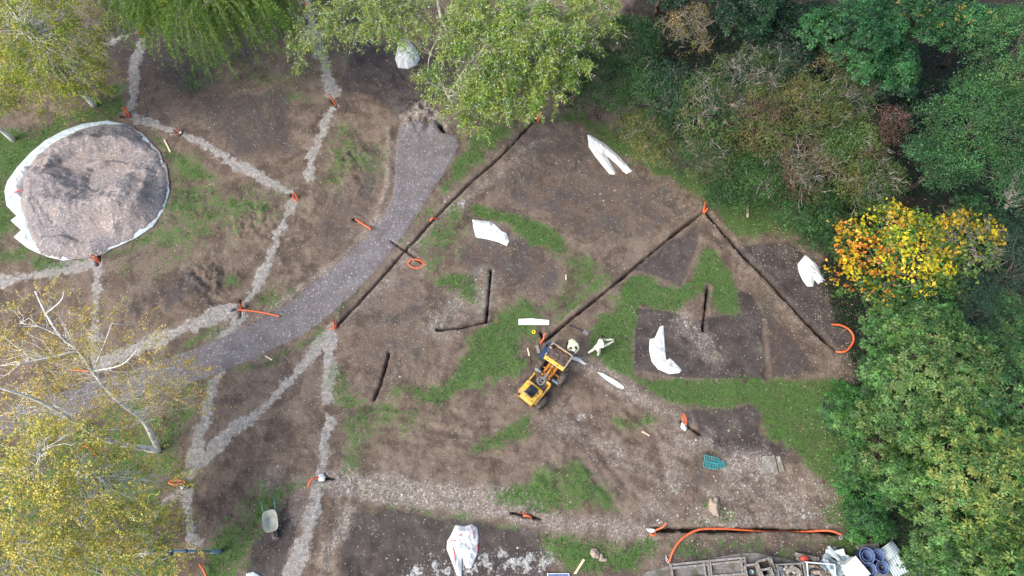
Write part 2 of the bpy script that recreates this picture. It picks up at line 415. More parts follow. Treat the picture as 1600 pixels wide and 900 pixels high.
r = region(P, 1); d = seg_dist(XX[r], YY[r], P); ZZ[r] += .07 * np.exp(-(d / .22) ** 2); F['chips'][r] = np.maximum(F['chips'][r], .55 * np.exp(-(d / .3) ** 2))
F['dark'][r] *= 1 - .8 * np.exp(-(d / .4) ** 2)
ZZ += np.clip(F['gravel'], 0, 1) * .03
for w_, dp, p_ in TRENCH:
    P = WP(p_); r = region(P, 1.0); X, Y = XX[r], YY[r]
    d = seg_dist(X, Y, P); ww = w_ / 2 * (.10 + .55 * vnoise(X / .45, Y / .45, 41) + .35 * vnoise(X / .13, Y / .13, 44))
    m = np.clip((ww + .03 - d) / .055, 0, 1)
    ZZ[r] += -m * dp + (1 - m) * .06 * np.exp(-((d - w_ / 2 - .14) / .12) ** 2) * vnoise(X / .3, Y / .3, 43)
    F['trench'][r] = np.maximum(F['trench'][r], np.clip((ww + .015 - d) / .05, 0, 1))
    F['grass'][r] *= 1 - .7 * np.clip((w_ / 2 + .25 - d) / .2, 0, 1)
me = bpy.data.meshes.new('ground')
me.vertices.add(NX * NY); me.vertices.foreach_set('co', np.stack([XX, YY, ZZ], -1).astype(np.float32).ravel())
ii = np.arange(NX * NY).reshape(NY, NX); q = np.stack([ii[:-1, :-1], ii[:-1, 1:], ii[1:, 1:], ii[1:, :-1]], -1).reshape(-1, 4)
me.loops.add(q.size); me.loops.foreach_set('vertex_index', q.astype(np.int32).ravel())
me.polygons.add(len(q)); me.polygons.foreach_set('loop_start', (np.arange(len(q)) * 4).astype(np.int32)); me.polygons.foreach_set('loop_total', np.full(len(q), 4, np.int32))
me.polygons.foreach_set('use_smooth', np.ones(len(q), bool)); me.update()
def addattr(nm, a, b, c, d):
    A = me.color_attributes.new(nm, 'FLOAT_COLOR', 'POINT'); A.data.foreach_set('color', np.stack([a, b, c, d], -1).astype(np.float32).ravel())
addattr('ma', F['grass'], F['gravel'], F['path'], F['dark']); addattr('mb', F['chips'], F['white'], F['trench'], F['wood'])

def ground_mat():
    m = NT('ground_soil_grass_gravel'); p = m.pos()
    A = m.sep(m.attr('ma')); dark = m.attr('ma', 'Alpha'); B = m.sep(m.attr('mb')); wood = m.attr('mb', 'Alpha')
    gr, gv, pa = A[0], A[1], A[2]; chp, wh, tr = B[0], B[1], B[2]
    n_big = m.noise(p, .22, 4, .55); n_mid = m.noise(p, 1.1, 5, .62); n_small = m.noise(p, 5, 4, .65); n_fine = m.noise(p, 22, 3, .7)
    vc = m.sep(m.voro(p, 15)); vd = m.voro(p, 15, 'Distance'); vc2 = m.sep(m.voro(p, 8)); vd2 = m.voro(p, 8, 'Distance')
    blot = m.noise(p, .55, 6, .6, 1.2)
    # soil
    c = m.mix(m.ramp(n_mid, .32, .68), (.085, .062, .047), (.200, .154, .122))
    c = m.mix(m.math('MULTIPLY', m.ramp(n_big, .42, .62), .5), c, (.165, .132, .110))
    c = m.mix(m.math('MULTIPLY', m.ramp(blot, .48, .62), .7), c, (.056, .043, .035))
    c = m.mix(m.math('MULTIPLY', m.ramp(n_small, .5, .75), .5), c, (.235, .195, .165))
    c = m.mix(m.math('MULTIPLY', m.ramp(n_fine, .52, .70), .55), c, (.045, .034, .027)); c = m.mix(m.math('MULTIPLY', m.ramp(n_fine, .46, .32), .5), c, (.26, .205, .165)); n_m2 = m.noise(p, 2.6, 6, .7, .6); c = m.mix(m.math('MULTIPLY', m.ramp(n_m2, .54, .64), .45), c, (.070, .052, .041))
    # dark loam plots
    dk = m.mix(m.ramp(n_mid, .3, .7), (.038, .032, .032), (.078, .066, .065)); dk = m.mix(m.math('MULTIPLY', m.ramp(n_small, .5, .75), .5), dk, (.12, .104, .10))
    fd = m.ramp(m.math('ADD', dark, m.math('MULTIPLY', m.math('SUBTRACT', n_mid, .5), 1.2)), .35, .68)
    c = m.mix(m.math('MULTIPLY', fd, .92), c, dk)
    # chips and stones pressed into the soil
    cf = m.math('ADD', chp, m.math('MULTIPLY', m.math('SUBTRACT', n_mid, .5), .9)); cf = m.ramp(cf, .2, .75)
    chc = m.mix(vc[0], (.11, .092, .080), (.30, .262, .23)); chc = m.mix(m.ramp(vc[1], .88, .93), chc, (.42, .40, .37))
    c = m.mix(m.math('MULTIPLY', cf, .82), c, chc)
    # sparse pale flecks everywhere: litter and small stones
    fl = m.math('MULTIPLY', m.ramp(vc[2], .968, .976), m.ramp(vd, .42, .3)); c = m.mix(m.math('MULTIPLY', fl, m.math('MULTIPLY', m.ramp(n_big, .38, .62, .1, .9), m.math('SUBTRACT', 1.0, m.math('MULTIPLY', dark, .5)))), c, (.38, .35, .30))
    fl2 = m.math('MULTIPLY', m.ramp(vc2[2], .97, .98), m.ramp(vd2, .3, .2)); c = m.mix(m.math('MULTIPLY', fl2, .7), c, (.33, .29, .22))
    # gravel in the filled trenches
    gn = m.math('ADD', gv, m.math('ADD', m.math('MULTIPLY', m.math('SUBTRACT', n_mid, .5), 1.1), m.math('MULTIPLY', m.math('SUBTRACT', n_small, .5), 1.1)))
    gm = m.ramp(gn, .36, .62); gc = m.mix(vc[0], (.23, .22, .205), (.48, .465, .44)); gc = m.mix(m.ramp(n_small, .35, .7), (.21, .20, .188), gc)
    gc = m.mix(m.math('MULTIPLY', m.ramp(vc[1], .8, .95), m.ramp(vd, .4, .25)), gc, (.50, .49, .47))
    edge = m.ramp(gn, .12, .5); c = m.mix(m.math('MULTIPLY', m.math('MULTIPLY', edge, m.ramp(vc[1], .6, .7)), .6), c, (.28, .26, .24))
    c = m.mix(m.math('MULTIPLY', gm, .93), c, gc)
    # pale rubble
    wn = m.math('ADD', wh, m.math('MULTIPLY', m.math('SUBTRACT', m.noise(p, 2.0, 5, .7), .5), 3.0)); wm = m.ramp(wn, .5, .72)
    wc = m.mix(vc[1], (.16, .16, .155), (.52, .54, .54)); c = m.mix(m.math('MULTIPLY', wm, .9), c, wc)
    # grass
    gnz = m.math('ADD', m.math('MULTIPLY', m.math('SUBTRACT', n_small, .5), 1.8), m.math('MULTIPLY', m.math('SUBTRACT', n_fine, .5), 1.6))
    gs = m.math('ADD', gr, m.math('ADD', m.math('MULTIPLY', m.math('SUBTRACT', n_mid, .5), 2.0), gnz))
    gsm = m.ramp(gs, .40, .80); gsc = m.mix(m.ramp(n_small, .3, .7), (.030, .092, .018), (.066, .165, .030)); gsc = m.mix(m.ramp(n_mid, .3, .75), gsc, (.066, .125, .034))
    gsc = m.mix(m.math('MULTIPLY', m.ramp(n_fine, .5, .7), .5), gsc, (.10, .19, .045)); gsc = m.mix(m.math('MULTIPLY', m.ramp(n_fine, .46, .34), .55), gsc, (.018, .034, .010))
    gsc = m.mix(m.math('MULTIPLY', m.ramp(vc[2], .965, .975), m.ramp(vd, .4, .3)), gsc, (.24, .22, .12))
    gsc = m.mix(m.math('MULTIPLY', m.ramp(m.noise(p, .8, 5, .7), .5, .68), .5), gsc, (.060, .082, .028)); gsc = m.mix(m.math('MULTIPLY', m.ramp(m.noise(p, 7, 5, .75), .53, .64), .7), gsc, (.092, .078, .050))
    c = m.mix(m.math('MULTIPLY', gsm, .9), c, gsc)
    # the path of planings
    pc = m.mix(m.ramp(n_mid, .3, .7), (.128, .119, .124), (.182, .171, .176)); pc = m.mix(m.math('MULTIPLY', m.ramp(n_small, .45, .8), .6), pc, (.22, .205, .215))
    pc = m.mix(m.math('MULTIPLY', m.ramp(vc[0], .3, .0), .5), pc, (.07, .062, .07)); pc = m.mix(m.math('MULTIPLY', m.ramp(vc[1], .93, .97), .6), pc, (.40, .40, .42))
    pc = m.mix(m.math('MULTIPLY', m.ramp(blot, .5, .66), .45), pc, (.125, .104, .092)); pm = m.ramp(m.math('ADD', pa, m.math('MULTIPLY', m.math('SUBTRACT', n_small, .5), .7)), .4, .6); c = m.mix(pm, c, pc)
    # trench cuts painted near black to deepen their shade; woodland litter
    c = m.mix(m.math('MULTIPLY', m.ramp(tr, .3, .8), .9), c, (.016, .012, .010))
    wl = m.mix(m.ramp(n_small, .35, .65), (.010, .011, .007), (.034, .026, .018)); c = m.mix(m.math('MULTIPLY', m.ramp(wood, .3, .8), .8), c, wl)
    m.col(c); m.rough(.92); m.b.inputs['Specular IOR Level'].default_value = .25
    h = m.math('ADD', m.math('MULTIPLY', n_small, .8), m.math('ADD', m.math('MULTIPLY', n_fine, .5), m.math('MULTIPLY', vd, .35))); m.bump(h, .05, .9)
    return m.m
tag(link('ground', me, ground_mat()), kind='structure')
print('terrain', NX, NY, round(_t.time() - _t0, 1))
gmesh = (ax, ay, ZZ)
def zt(x, y):
    """height of the finished terrain mesh"""
    x = np.atleast_1d(np.asarray(x, float)); y = np.atleast_1d(np.asarray(y, float))
    i = np.clip(np.searchsorted(ax, x) - 1, 0, NX - 2); j = np.clip(np.searchsorted(ay, y) - 1, 0, NY - 2)
    fx = np.clip((x - ax[i]) / (ax[i + 1] - ax[i]), 0, 1); fy = np.clip((y - ay[j]) / (ay[j + 1] - ay[j]), 0, 1)
    return (ZZ[j, i] * (1 - fx) + ZZ[j, i + 1] * fx) * (1 - fy) + (ZZ[j + 1, i] * (1 - fx) + ZZ[j + 1, i + 1] * fx) * fy
def fval(k, x, y):
    i = np.clip(np.searchsorted(ax, x) - 1, 0, NX - 1); j = np.clip(np.searchsorted(ay, y) - 1, 0, NY - 1); return F[k][j, i]
def on(px, py, dz=0.0):
    p = G(px, py, 0); z = float(zt(p[0], p[1])[0]); z = max(z, gz(p[0], p[1]) - .1); p = G(px, py, z); return Vector((p[0], p[1], z + dz))
# ------------------------------------------------------------------ materials of the things
M_orange = simple('orange_plastic', (.66, .14, .05), .5, var=.12, dirt=(.30, .13, .07), dirt_lo=.55)
M_mouth_shade = simple('pipe_mouth_shade', (.03, .012, .008), .8)
M_yellow = simple('yellow_paint', (.80, .44, .03), .5, var=.12, dirt=(.34, .25, .16), dirt_lo=.42, dirt_hi=.64, scale=5)
M_chassis = simple('orange_chassis', (.62, .24, .02), .5, var=.15, dirt=(.13, .09, .06), dirt_lo=.45)
M_black = simple('black_vinyl', (.022, .026, .034), .45, var=.2)
M_tyre = simple('dusty_rubber', (.075, .066, .058), .9, var=.25, dirt=(.20, .155, .12), dirt_lo=.42, scale=6)
M_rim = simple('dusty_rim', (.32, .30, .28), .6, dirt=(.17, .13, .10))
M_steel = simple('worn_steel', (.33, .33, .32), .45, metal=.6, dirt=(.16, .11, .08))
M_galv = simple('blue_grey_paint', (.24, .36, .42), .5, var=.1)
M_wood = simple('weathered_timber', (.34, .27, .19), .8, var=.2, scale=14)
M_oldwood = simple('grey_timber', (.26, .25, .235), .85, var=.25, scale=12, dirt=(.08, .07, .05))
M_pale = simple('pale_timber', (.62, .52, .36), .7, var=.12, scale=10)
M_deck = simple('dirty_floor_plate', (.19, .165, .145), .8, var=.25, scale=9, dirt=(.36, .30, .24))
M_white = simple('white_board', (.68, .71, .71), .6, var=.03, scale=3, dirt=(.5, .5, .46), dirt_lo=.6)
M_tray = simple('muddy_green_tray', (.36, .39, .33), .6, var=.1, scale=3, dirt=(.24, .20, .15), dirt_lo=.45)
M_green = simple('green_tube', (.06, .28, .22), .4)
M_teal = simple('turquoise_plastic', (.05, .33, .36), .45, var=.12)
M_blue = simple('blue_grey_plastic', (.11, .17, .34), .42, var=.08, dirt=(.10, .10, .13))
M_navy = simple('navy_blue_plastic', (.020, .028, .060), .5)
M_conc = simple('concrete', (.38, .38, .36), .9, var=.2, scale=2.5, dirt=(.15, .13, .10), dirt_lo=.40, dirt_hi=.56, bump=.01)
M_burlap = simple('brown_sacking', (.36, .29, .235), .95, var=.18, scale=14, dirt=(.17, .13, .10), bump=.01)
M_red = simple('red_strap', (.75, .06, .08), .6)
M_redpl = simple('faded_red_plastic', (.52, .08, .05), .5)
M_loam = simple('dark_soil_load', (.12, .088, .07), .95, var=.3, scale=14, bump=.03)
M_rub = simple('pale_rubble', (.42, .40, .35), .9, var=.25, scale=3, bump=.01)
M_rub2 = simple('brown_rubble', (.30, .25, .21), .9, var=.3, scale=3, bump=.01)
M_rub3 = simple('blue_grey_slate', (.20, .26, .31), .7, var=.25, scale=3)
M_tape = simple('yellow_tape', (.75, .62, .03), .5)
M_sheetb = simple('pale_blue_sheeting', (.55, .66, .68), .5, var=.08, dirt=(.33, .36, .34))

def fabric_mat(name, col, seam=None):
    m = NT(name); p = m.obj(); n = m.noise(p, 2.5, 5, .6, .8)
    c = m.mix(m.ramp(n, .35, .65), tuple(k * .86 for k in col), col)
    c = m.mix(m.math('MULTIPLY', m.ramp(m.noise(p, 3.5, 5, .7), .56, .7), .55), c, (.42, .37, .31)); m.col(c); m.rough(.55)
    m.bump(m.noise(p, 6, 5, .6, 2.0), .06); m.b.inputs['Subsurface Weight'].default_value = 0
    return m.m
M_sheet = fabric_mat('white_plastic_sheet', (.76, .79, .80)); M_tarp = fabric_mat('pale_blue_white_membrane', (.56, .66, .68))

# ------------------------------------------------------------------ crumpled sheets
def sheet(name, outline, mat, label, cat, amp=.12, lift=.03, res=.035, group=None, seed=0, tall=0, fold=None, base=None, sm=0):
    P = WP(outline) if base is None else np.array(outline)
    if sm: P = smooth_poly(P, sm)
    x0, y0 = P.min(0); x1, y1 = P.max(0); cx, cy = (x0 + x1) / 2, (y0 + y1) / 2
    xs = np.arange(x0 - res, x1 + res * 2, res); ys = np.arange(y0 - res, y1 + res * 2, res); X, Y = np.meshgrid(xs, ys)
    Xc, Yc = X[:-1, :-1] + res / 2, Y[:-1, :-1] + res / 2; keep = inside(Xc, Yc, P)
    D = seg_dist(X, Y, np.vstack([P, P[:1]])) * np.where(inside(X, Y, P), 1, -1)
    u = np.clip(D / .25, 0, 1)
    rd = 1 - np.abs(fbm(X / .33 + seed * 3.7, Y / .33, 3, 100 + seed) * 2 - 1) * 2.2
    r2 = 1 - np.abs(fbm(X / .9 + seed, Y / .7, 2, 140 + seed) * 2 - 1) * 2
    Z = gbase(X, Y) + lift + u * amp * (.35 + .65 * np.clip(rd, 0, 1)) * .6 + u * amp * .6 * np.clip(r2, 0, 1)
    if tall: Z += tall * np.clip(D / .45, 0, 1) ** .6 * (.5 + fbm(X / .4, Y / .4, 3, 170 + seed))
    n = X.shape; idx = np.arange(X.size).reshape(n); a = np.stack([idx[:-1, :-1], idx[:-1, 1:], idx[1:, 1:], idx[1:, :-1]], -1)[keep]
    used = np.unique(a); mp = np.full(X.size, -1); mp[used] = np.arange(len(used))
    # pull the rim onto the outline
    V_ = np.stack([X.ravel()[used], Y.ravel()[used], Z.ravel()[used]], -1); d_ = D.ravel()[used]
    if len(P) > 2:
        for k in np.where(np.abs(d_) < res * .8)[0]:
            bx, by, bd = V_[k, 0], V_[k, 1], 9
            for q in range(len(P)):
                A_, B_ = P[q], P[(q + 1) % len(P)]; e = B_ - A_; t = np.clip(((V_[k, :2] - A_) @ e) / (e @ e + 1e-9), 0, 1); c_ = A_ + t * e; dd = np.hypot(*(c_ - V_[k, :2]))
                if dd < bd: bd = dd; bx, by = c_
            if bd < res: V_[k, 0], V_[k, 1] = bx, by
    V_[:, 0] -= cx; V_[:, 1] -= cy
    me = bpy.data.meshes.new(name); me.from_pydata(V_.tolist(), [], mp[a].tolist()); me.update()
    o = link(name, me, mat, None, True); o.location = (cx, cy, 0)
    s = o.modifiers.new('thickness', 'SOLIDIFY'); s.thickness = .006
    if label: tag(o, label, cat, group)
    return o

# ------------------------------------------------------------------ gravel heap on its round membrane
TARP = [(100,205),(130,194),(170,189),(197,195),(225,210),(250,238),(262,268),(266,300),(257,330),(240,355),(215,372),(190,384),(150,400),(118,405),(100,408),(75,402),(60,396),(45,389),(22,371),(34,360),(17,345),(27,338),(11,322),(8,300),(12,284),(28,262),(48,240),(72,220)]
PILE = [(165,197),(197,200),(222,216),(246,243),(257,270),(260,300),(251,328),(234,352),(210,369),(186,381),(150,399),(120,403),(97,403),(68,394),(52,375),(45,350),(36,322),(38,292),(50,265),(62,246),(92,224),(122,208)]
tarp = sheet('ground_membrane', TARP, M_tarp, 'large round pale blue white membrane spread under the gravel heap', 'sheeting', amp=.12, lift=.05, res=.05, seed=3)
Pw = WP(PILE); cx, cy = Pw.mean(0); res = .055
X, Y = np.meshgrid(np.arange(Pw[:, 0].min() - .1, Pw[:, 0].max() + .1, res), np.arange(Pw[:, 1].min() - .1, Pw[:, 1].max() + .1, res))
D = seg_dist(X, Y, np.vstack([Pw, Pw[:1]])) * np.where(inside(X, Y, Pw), 1, -1) + (fbm(X / .4, Y / .4, 2, 9) - .5) * .22 + .07
Z = .06 + .38 * np.clip(D / .8, 0, 1) ** .75
Z += np.clip(D / .8, 0, 1) * ((fbm(X / 1.6, Y / 1.6, 3, 51) - .5) * .75 + (fbm(X / .5, Y / .5, 3, 52) - .5) * .22 + (fbm(X / .16, Y / .16, 2, 53) - .5) * .07)
for (px, py, rx, ry, hh) in [(90,300,1.4,1.0,.5),(130,335,2.4,.7,.45),(100,362,1.8,.6,-.42),(160,285,.7,.9,-.4),(190,280,.8,.6,-.45),(85,345,1.0,.35,-.25),(215,320,1.5,1.3,.35),(160,230,1.8,.5,.35),(190,250,2.2,.4,-.2),(120,260,.9,.5,-.3),(200,295,.5,.9,.25),(165,262,.9,.18,.3)]:
    c = G(px, py); Z += 1.5 * hh * np.exp(-((X - c[0]) / rx) ** 2 - ((Y - c[1]) / ry) ** 2) * np.clip(D / .8, 0, 1)
g = np.hypot(X - G(170, 330)[0], Y - G(170, 330)[1]); Z += np.clip(D / .8, 0, 1) * .10 * np.sin(g * 4.2 + fbm(X, Y, 2, 3) * 5) * (Y > G(138, 275)[1])
Z += np.clip(D / .8, 0, 1) * (.14 * np.abs(fbm(X / 1.1, Y / .45, 3, 61) * 2 - 1) + .10 * np.round((fbm(X / 2.2, Y / 2.2, 2, 62)) * 6) / 2 - .1)
Z = np.where(D < 0, .02, np.maximum(Z, .02 + .2 * np.clip(D / .6, 0, 1))); Xc, Yc = X[:-1, :-1], Y[:-1, :-1]; keep = D[:-1, :-1] > -.08
idx = np.arange(X.size).reshape(X.shape); a = np.stack([idx[:-1, :-1], idx[:-1, 1:], idx[1:, 1:], idx[1:, :-1]], -1)[keep]
used = np.unique(a); mp = np.full(X.size, -1); mp[used] = np.arange(len(used))
me = bpy.data.meshes.new('gravel_heap'); me.from_pydata(np.stack([X.ravel()[used] - cx, Y.ravel()[used] - cy, Z.ravel()[used] + .06], -1).tolist(), [], mp[a].tolist()); me.update()
m = NT('heap_gravel'); p = m.obj(); n1 = m.noise(p, .55, 4, .6); n2 = m.noise(p, 3, 5, .65); vc = m.sep(m.voro(p, 16))
c = m.mix(m.ramp(n1, .45, .55), (.235, .215, .22), (.335, .28, .25)); c = m.mix(m.ramp(n2, .35, .7), m.mix(.25, c, (.15, .14, .14)), c); c = m.mix(.45, c, m.mix(vc[0], (.09, .08, .085), (.40, .36, .36)))
c = m.mix(m.math('MULTIPLY', m.ramp(vc[1], .93, .96), .7), c, (.5, .5, .5)); m.col(c); m.rough(.9); m.bump(m.math('ADD', m.noise(p, 18, 3), n2), .05)
heap = link('gravel_heap', me, m.m, None, True); heap.location = (cx, cy, 0)
tag(heap, 'wide round heap of grey and pinkish gravel dug into on top', 'gravel heap')
sheet('white_sack', [(22,290),(33,266),(53,262),(56,268),(42,296),(40,315),(24,314)], M_sheet, 'crumpled white sack with red strap on the left rim of the gravel heap', 'sack', amp=.2, lift=.16, seed=8, tall=.3)
sk = bpy.data.objects['white_sack']; t = MB(); t.tube([V(21,302,.62) - sk.location, V(31,297,.75) - sk.location, V(44,294,.68) - sk.location], .03, 6); t.build('strap', M_red, sk)

# ------------------------------------------------------------------ loose sheets, boards and sacks
sheet('plastic_sheet', [(918,209),(923,209),(945,222),(966,240),(989,266),(979,271),(966,257),(948,241),(950,245),(963,268),(961,272),(953,271),(943,259),(930,243),(920,228)], M_sheet, 'long white sheet folded into a narrow V beside the shrubs', 'plastic sheet', amp=.12, seed=11)
sheet('plastic_sheet', [(738,343),(752,345),(766,347),(775,352),(784,362),(792,366),(796,378),(792,386),(780,380),(765,376),(744,372),(740,358)], M_sheet, 'white crumpled sheet lying below the path bend near the V shaped grass strip', 'plastic sheet', amp=.16, seed=12)
sheet('plastic_sheet', [(1031,510),(1037,508),(1039,545),(1041,563),(1047,560),(1056,568),(1065,578),(1062,583),(1045,585),(1028,577),(1018,565),(1014,548),(1015,530),(1023,528)], M_sheet, 'tall white boot shaped sheet on the dark soil plot', 'plastic sheet', amp=.14, seed=13)
sheet('plastic_sheet', [(1258,398),(1264,400),(1275,410),(1284,425),(1291,438),(1279,443),(1273,437),(1272,447),(1262,447),(1255,438),(1249,425),(1247,412)], M_sheet, 'short white sheet shaped like folded trousers beside the far right trench', 'plastic sheet', amp=.2, seed=14, tall=.1)
big = sheet('bulk_sack', [(712,820),(726,822),(738,819),(746,824),(748,840),(746,865),(737,888),(728,888),(722,870),(722,905),(714,899),(706,878),(698,858),(699,845),(705,835)], M_sheet, 'large white bulk sack with red seams lying on the dark soil at the bottom', 'bulk sack', amp=.2, seed=15, tall=.12)
def zsheet(o, px, py, d=.02):
    p = G(px, py, .2); best = -9
    L = np.array([v.co[:] for v in o.data.vertices]); k = np.argmin(np.hypot(L[:, 0] + o.location.x - p[0], L[:, 1] + o.location.y - p[1])); return Vector(L[k]) + Vector((0, 0, d))
for pts in ([(701,848),(706,845),(712,844)], [(736,822),(739,830),(740,842)], [(709,855),(710,868),(711,884)], [(745,851),(748,855),(747,860)], [(716,838),(722,834)]):
    MB().tube([zsheet(big, *q) for q in pts], .022, 5).build('red_seam', M_red, big)
sheet('white_bundle', [(622,68),(630,62),(640,64),(650,76),(657,92),(650,102),(638,108),(622,106),(617,92)], M_sheet, 'white bundled sheet half hidden under the willow at the top', 'bundle', amp=.2, seed=16, tall=.35)
def board(name, pts, mat, label, cat, z=.03, th=.035, group=None):
    b = [on(px, py, z) for px, py in pts]; c = sum(b, Vector()) / len(b); mb = MB(); n = len(b)
    mb.add([q - c for q in b] + [q - c + Vector((0, 0, th)) for q in b], [tuple(range(n)), tuple(range(n, 2 * n))] + [(i, (i + 1) % n, (i + 1) % n + n, i + n) for i in range(n)])
    o = mb.build(name, mat, None); o.location = c
    import bmesh
    bm = bmesh.new(); bm.from_mesh(o.data); bmesh.ops.recalc_face_normals(bm, faces=bm.faces); bm.to_mesh(o.data); bm.free()
    return tag(o, label, cat, group)
board('board', [(810,499),(830,498),(858,501),(858,508),(810,508)], M_white, 'wide white board on the grass above the dumper', 'board')
board('board', [(933,582),(942,584),(962,595),(975,605),(974,608),(966,606),(948,595)], M_white, 'narrow white strip lying right of the dumper on gravel', 'board')
board('board', [(896,557),(905,560),(916,569),(912,570),(903,565),(894,562)], M_white, 'short white strip jutting out beside the dumper skip', 'board')
board('stake', [(1166,318),(1169,318),(1169,340),(1166,340)], M_pale, 'pale timber stake on the grass by the shrubs', 'stake')
board('stake', [(256,219),(258,218),(268,238),(266,240)], M_pale, 'pale timber stake on the grass right of the gravel heap', 'stake')
board('stake', [(911,873),(914,875),(900,897),(896,896)], M_pale, 'pale timber stake on the grass at the bottom edge', 'stake')
board('stake', [(414,557),(416,556),(426,562),(425,564)], M_pale, 'small pale timber offcut just below the path', 'stake')
board('offcut', [(883,430),(885,430),(885,438),(883,438)], M_pale, 'tiny pale offcut upright on the brown plot by the grass', 'offcut')
board('offcut', [(823,545),(825,544),(828,556),(826,557)], M_pale, 'tiny pale offcut left of the dumper skip', 'offcut')
board('offcut', [(836,541),(841,539),(844,552),(840,552)], M_oldwood, 'grey timber offcut beside the man in navy', 'offcut')
board('offcut', [(1001,675),(1005,674),(1016,681),(1014,682)], M_pale, 'pale splinter of timber on the trampled soil', 'offcut')
sheet('sack', [(1109,776),(1113,781),(1116,776),(1122,777),(1125,790),(1123,808),(1115,806),(1107,798),(1106,787)], M_burlap, 'brown sack lying on the stony ground above the long pipe', 'sack', amp=.22, seed=21, tall=.1)
sheet('sack', [(923,857),(933,856),(937,864),(936,873),(926,872),(921,865)], M_burlap, 'larger of two brown sacks on the grass by the bottom edge', 'sack', amp=.2, seed=22, tall=.1)
sheet('sack', [(938,864),(942,865),(943,871),(949,872),(949,877),(940,878),(935,876)], M_burlap, 'smaller of two brown sacks on the grass by the bottom edge', 'sack', amp=.2, seed=23, tall=.1)
sheet('white_bag', [(1063,662),(1069,658),(1071,665),(1073,671),(1069,675),(1062,669)], M_sheet, 'small white bag tied to the pipe stubs right of the trampled soil', 'bag', amp=.15, lift=.15, seed=24, tall=.15, res=.025)
sheet('white_bag', [(1008,826),(1018,826),(1024,829),(1018,833),(1011,831)], M_sheet, 'small white bag at the left end of the long trench', 'bag', amp=.12, lift=.15, seed=25, res=.025)
sheet('white_bag', [(1026,812),(1029,811),(1026,817),(1022,821),(1021,817)], M_sheet, 'tiny white wrapper standing up beside the long trench', 'bag', amp=.1, seed=26, res=.02)
sheet('white_bag', [(499,742),(506,740),(510,746),(508,752),(500,753),(497,748)], M_sheet, 'white cloth wrapped over the pipe end where two gravel strips meet', 'bag', amp=.12, lift=.12, seed=27, tall=.12, res=.02)
sheet('white_bag', [(282,757),(287,754),(290,759),(287,765),(283,763)], M_sheet, 'white cloth below the orange loop at the lower left fork', 'bag', amp=.1, lift=.1, seed=28, res=.02)
sheet('white_bag', [(281,206),(285,206),(286,210),(282,212)], M_sheet, 'small white cap beside the pipe stubs near the gravel heap', 'bag', amp=.1, lift=.12, seed=29, res=.02)
sheet('plastic_sheet', [(384,896),(396,893),(406,899),(410,915),(384,915)], M_tarp, 'pale sheet cut off by the bottom edge below the wheelbarrow', 'plastic sheet', amp=.1, seed=30)

# ------------------------------------------------------------------ orange duct pipes
def pipe(pts, label, r=.046, group='orange duct pipes at the trenches', curve=True, cat='pipe', z0=None):
    P = [V(px, py, z) for px, py, z in pts]; c = P[0].copy(); c.z = 0
    P = [q - c for q in P]
    if curve and len(P) > 2: P = smooth_pts(P, 6)
    d0 = (P[1] - P[0]).normalized(); d1 = (P[-2] - P[-1]).normalized()
    path = [P[0] + d0 * .12, P[0] + d0 * .001, P[0]] + P[1:-1] + [P[-1], P[-1] + d1 * .001, P[-1] + d1 * .12]
    rad = [r * .78, r * .78, r] + [r] * (len(P) - 2) + [r, r * .78, r * .78]
    mb = MB(); mb.tube(P, r, 10, caps=False)
    o = mb.build('duct_pipe', M_orange, None, True); o.location = c
    for e, d in ((P[0], d0), (P[-1], d1)):
        q = MB(); q.tube([e + d * .004, e + d * .02], [r * .8, r * .78], 10); q.build('shade_plug', M_mouth_shade, o)  # near-black plug closes the mouth, painted as the shade of a hollow end
        rr = MB(); rr.tube([e - d * .002, e + d * .03], [r * 1.12, r * 1.12], 10, caps=False); rr.build('end_collar', M_orange, o)
    return tag(o, label, cat, group)
pipe([(219,37,.6),(224,53,-.1)], 'upper orange stub in the topmost left hole under the weeping willow')
pipe([(212,50,.3),(226,53,.1)], 'flatter orange stub in the topmost left hole under the weeping willow')
pipe([(191,166,.6),(199,182,-.1)], 'left orange stub above the gravel heap')
pipe([(196,167,.6),(203,183,-.1)], 'right orange stub above the gravel heap')
pipe([(275,199,.5),(283,208,0)], 'upper orange stub on the gravel strip by the gravel heap')
pipe([(271,203,.5),(280,210,0)], 'lower orange stub on the gravel strip by the gravel heap')
pipe([(514,147,.7),(525,166,-.1)], 'single orange stub in the gravel strip below the middle willow')
pipe([(473,-1,.6),(478,12,0)], 'orange stub at the top edge between the two willows')
pipe([(457,303,.4),(460,312,.05),(464,313,.05)], 'left orange stub where three gravel strips meet')
pipe([(460,301,.4),(466,312,0)], 'right orange stub where three gravel strips meet')
pipe([(142,399,.45),(150,402,.3),(157,410,0)], 'upper orange stub at the lower rim of the gravel heap')
pipe([(142,403,.4),(150,406,.25),(157,411,0)], 'lower orange stub at the lower rim of the gravel heap')
pipe([(374,473,.5),(378,486,-.1)], 'upright orange stub at the left edge of the path')
pipe([(371,484,.2),(385,485,.15),(408,488,.1),(437,494,.08)], 'long straight orange pipe lying from the hole onto the path')
pipe([(556,343,.0),(580,358,.35)], 'lone straight orange pipe left of the path bend')
pipe([(672,346,.3),(676,341,.35),(684,342,.1)], 'bent orange stub on the trench right of the path')
pipe([(638,409,.1),(645,405,.1),(656,406,.1),(663,411,.1),(659,417,.1),(649,419,.1),(641,416,.1),(638,411,.12),(644,405.5,.2),(655,407,.2),(665,414,.1)], 'orange pipe coiled in a ring on the brown soil', r=.038)
pipe([(520,500,.5),(523,510,0)], 'upright orange stub where the trench ends at the path')
pipe([(514,512,.15),(518,514,.2),(524,511,.15),(526,507,0)], 'curved orange stub where the trench ends at the path')
pipe([(842,176,.6),(838,186,0)], 'left orange stub at the trench corner under the willow')
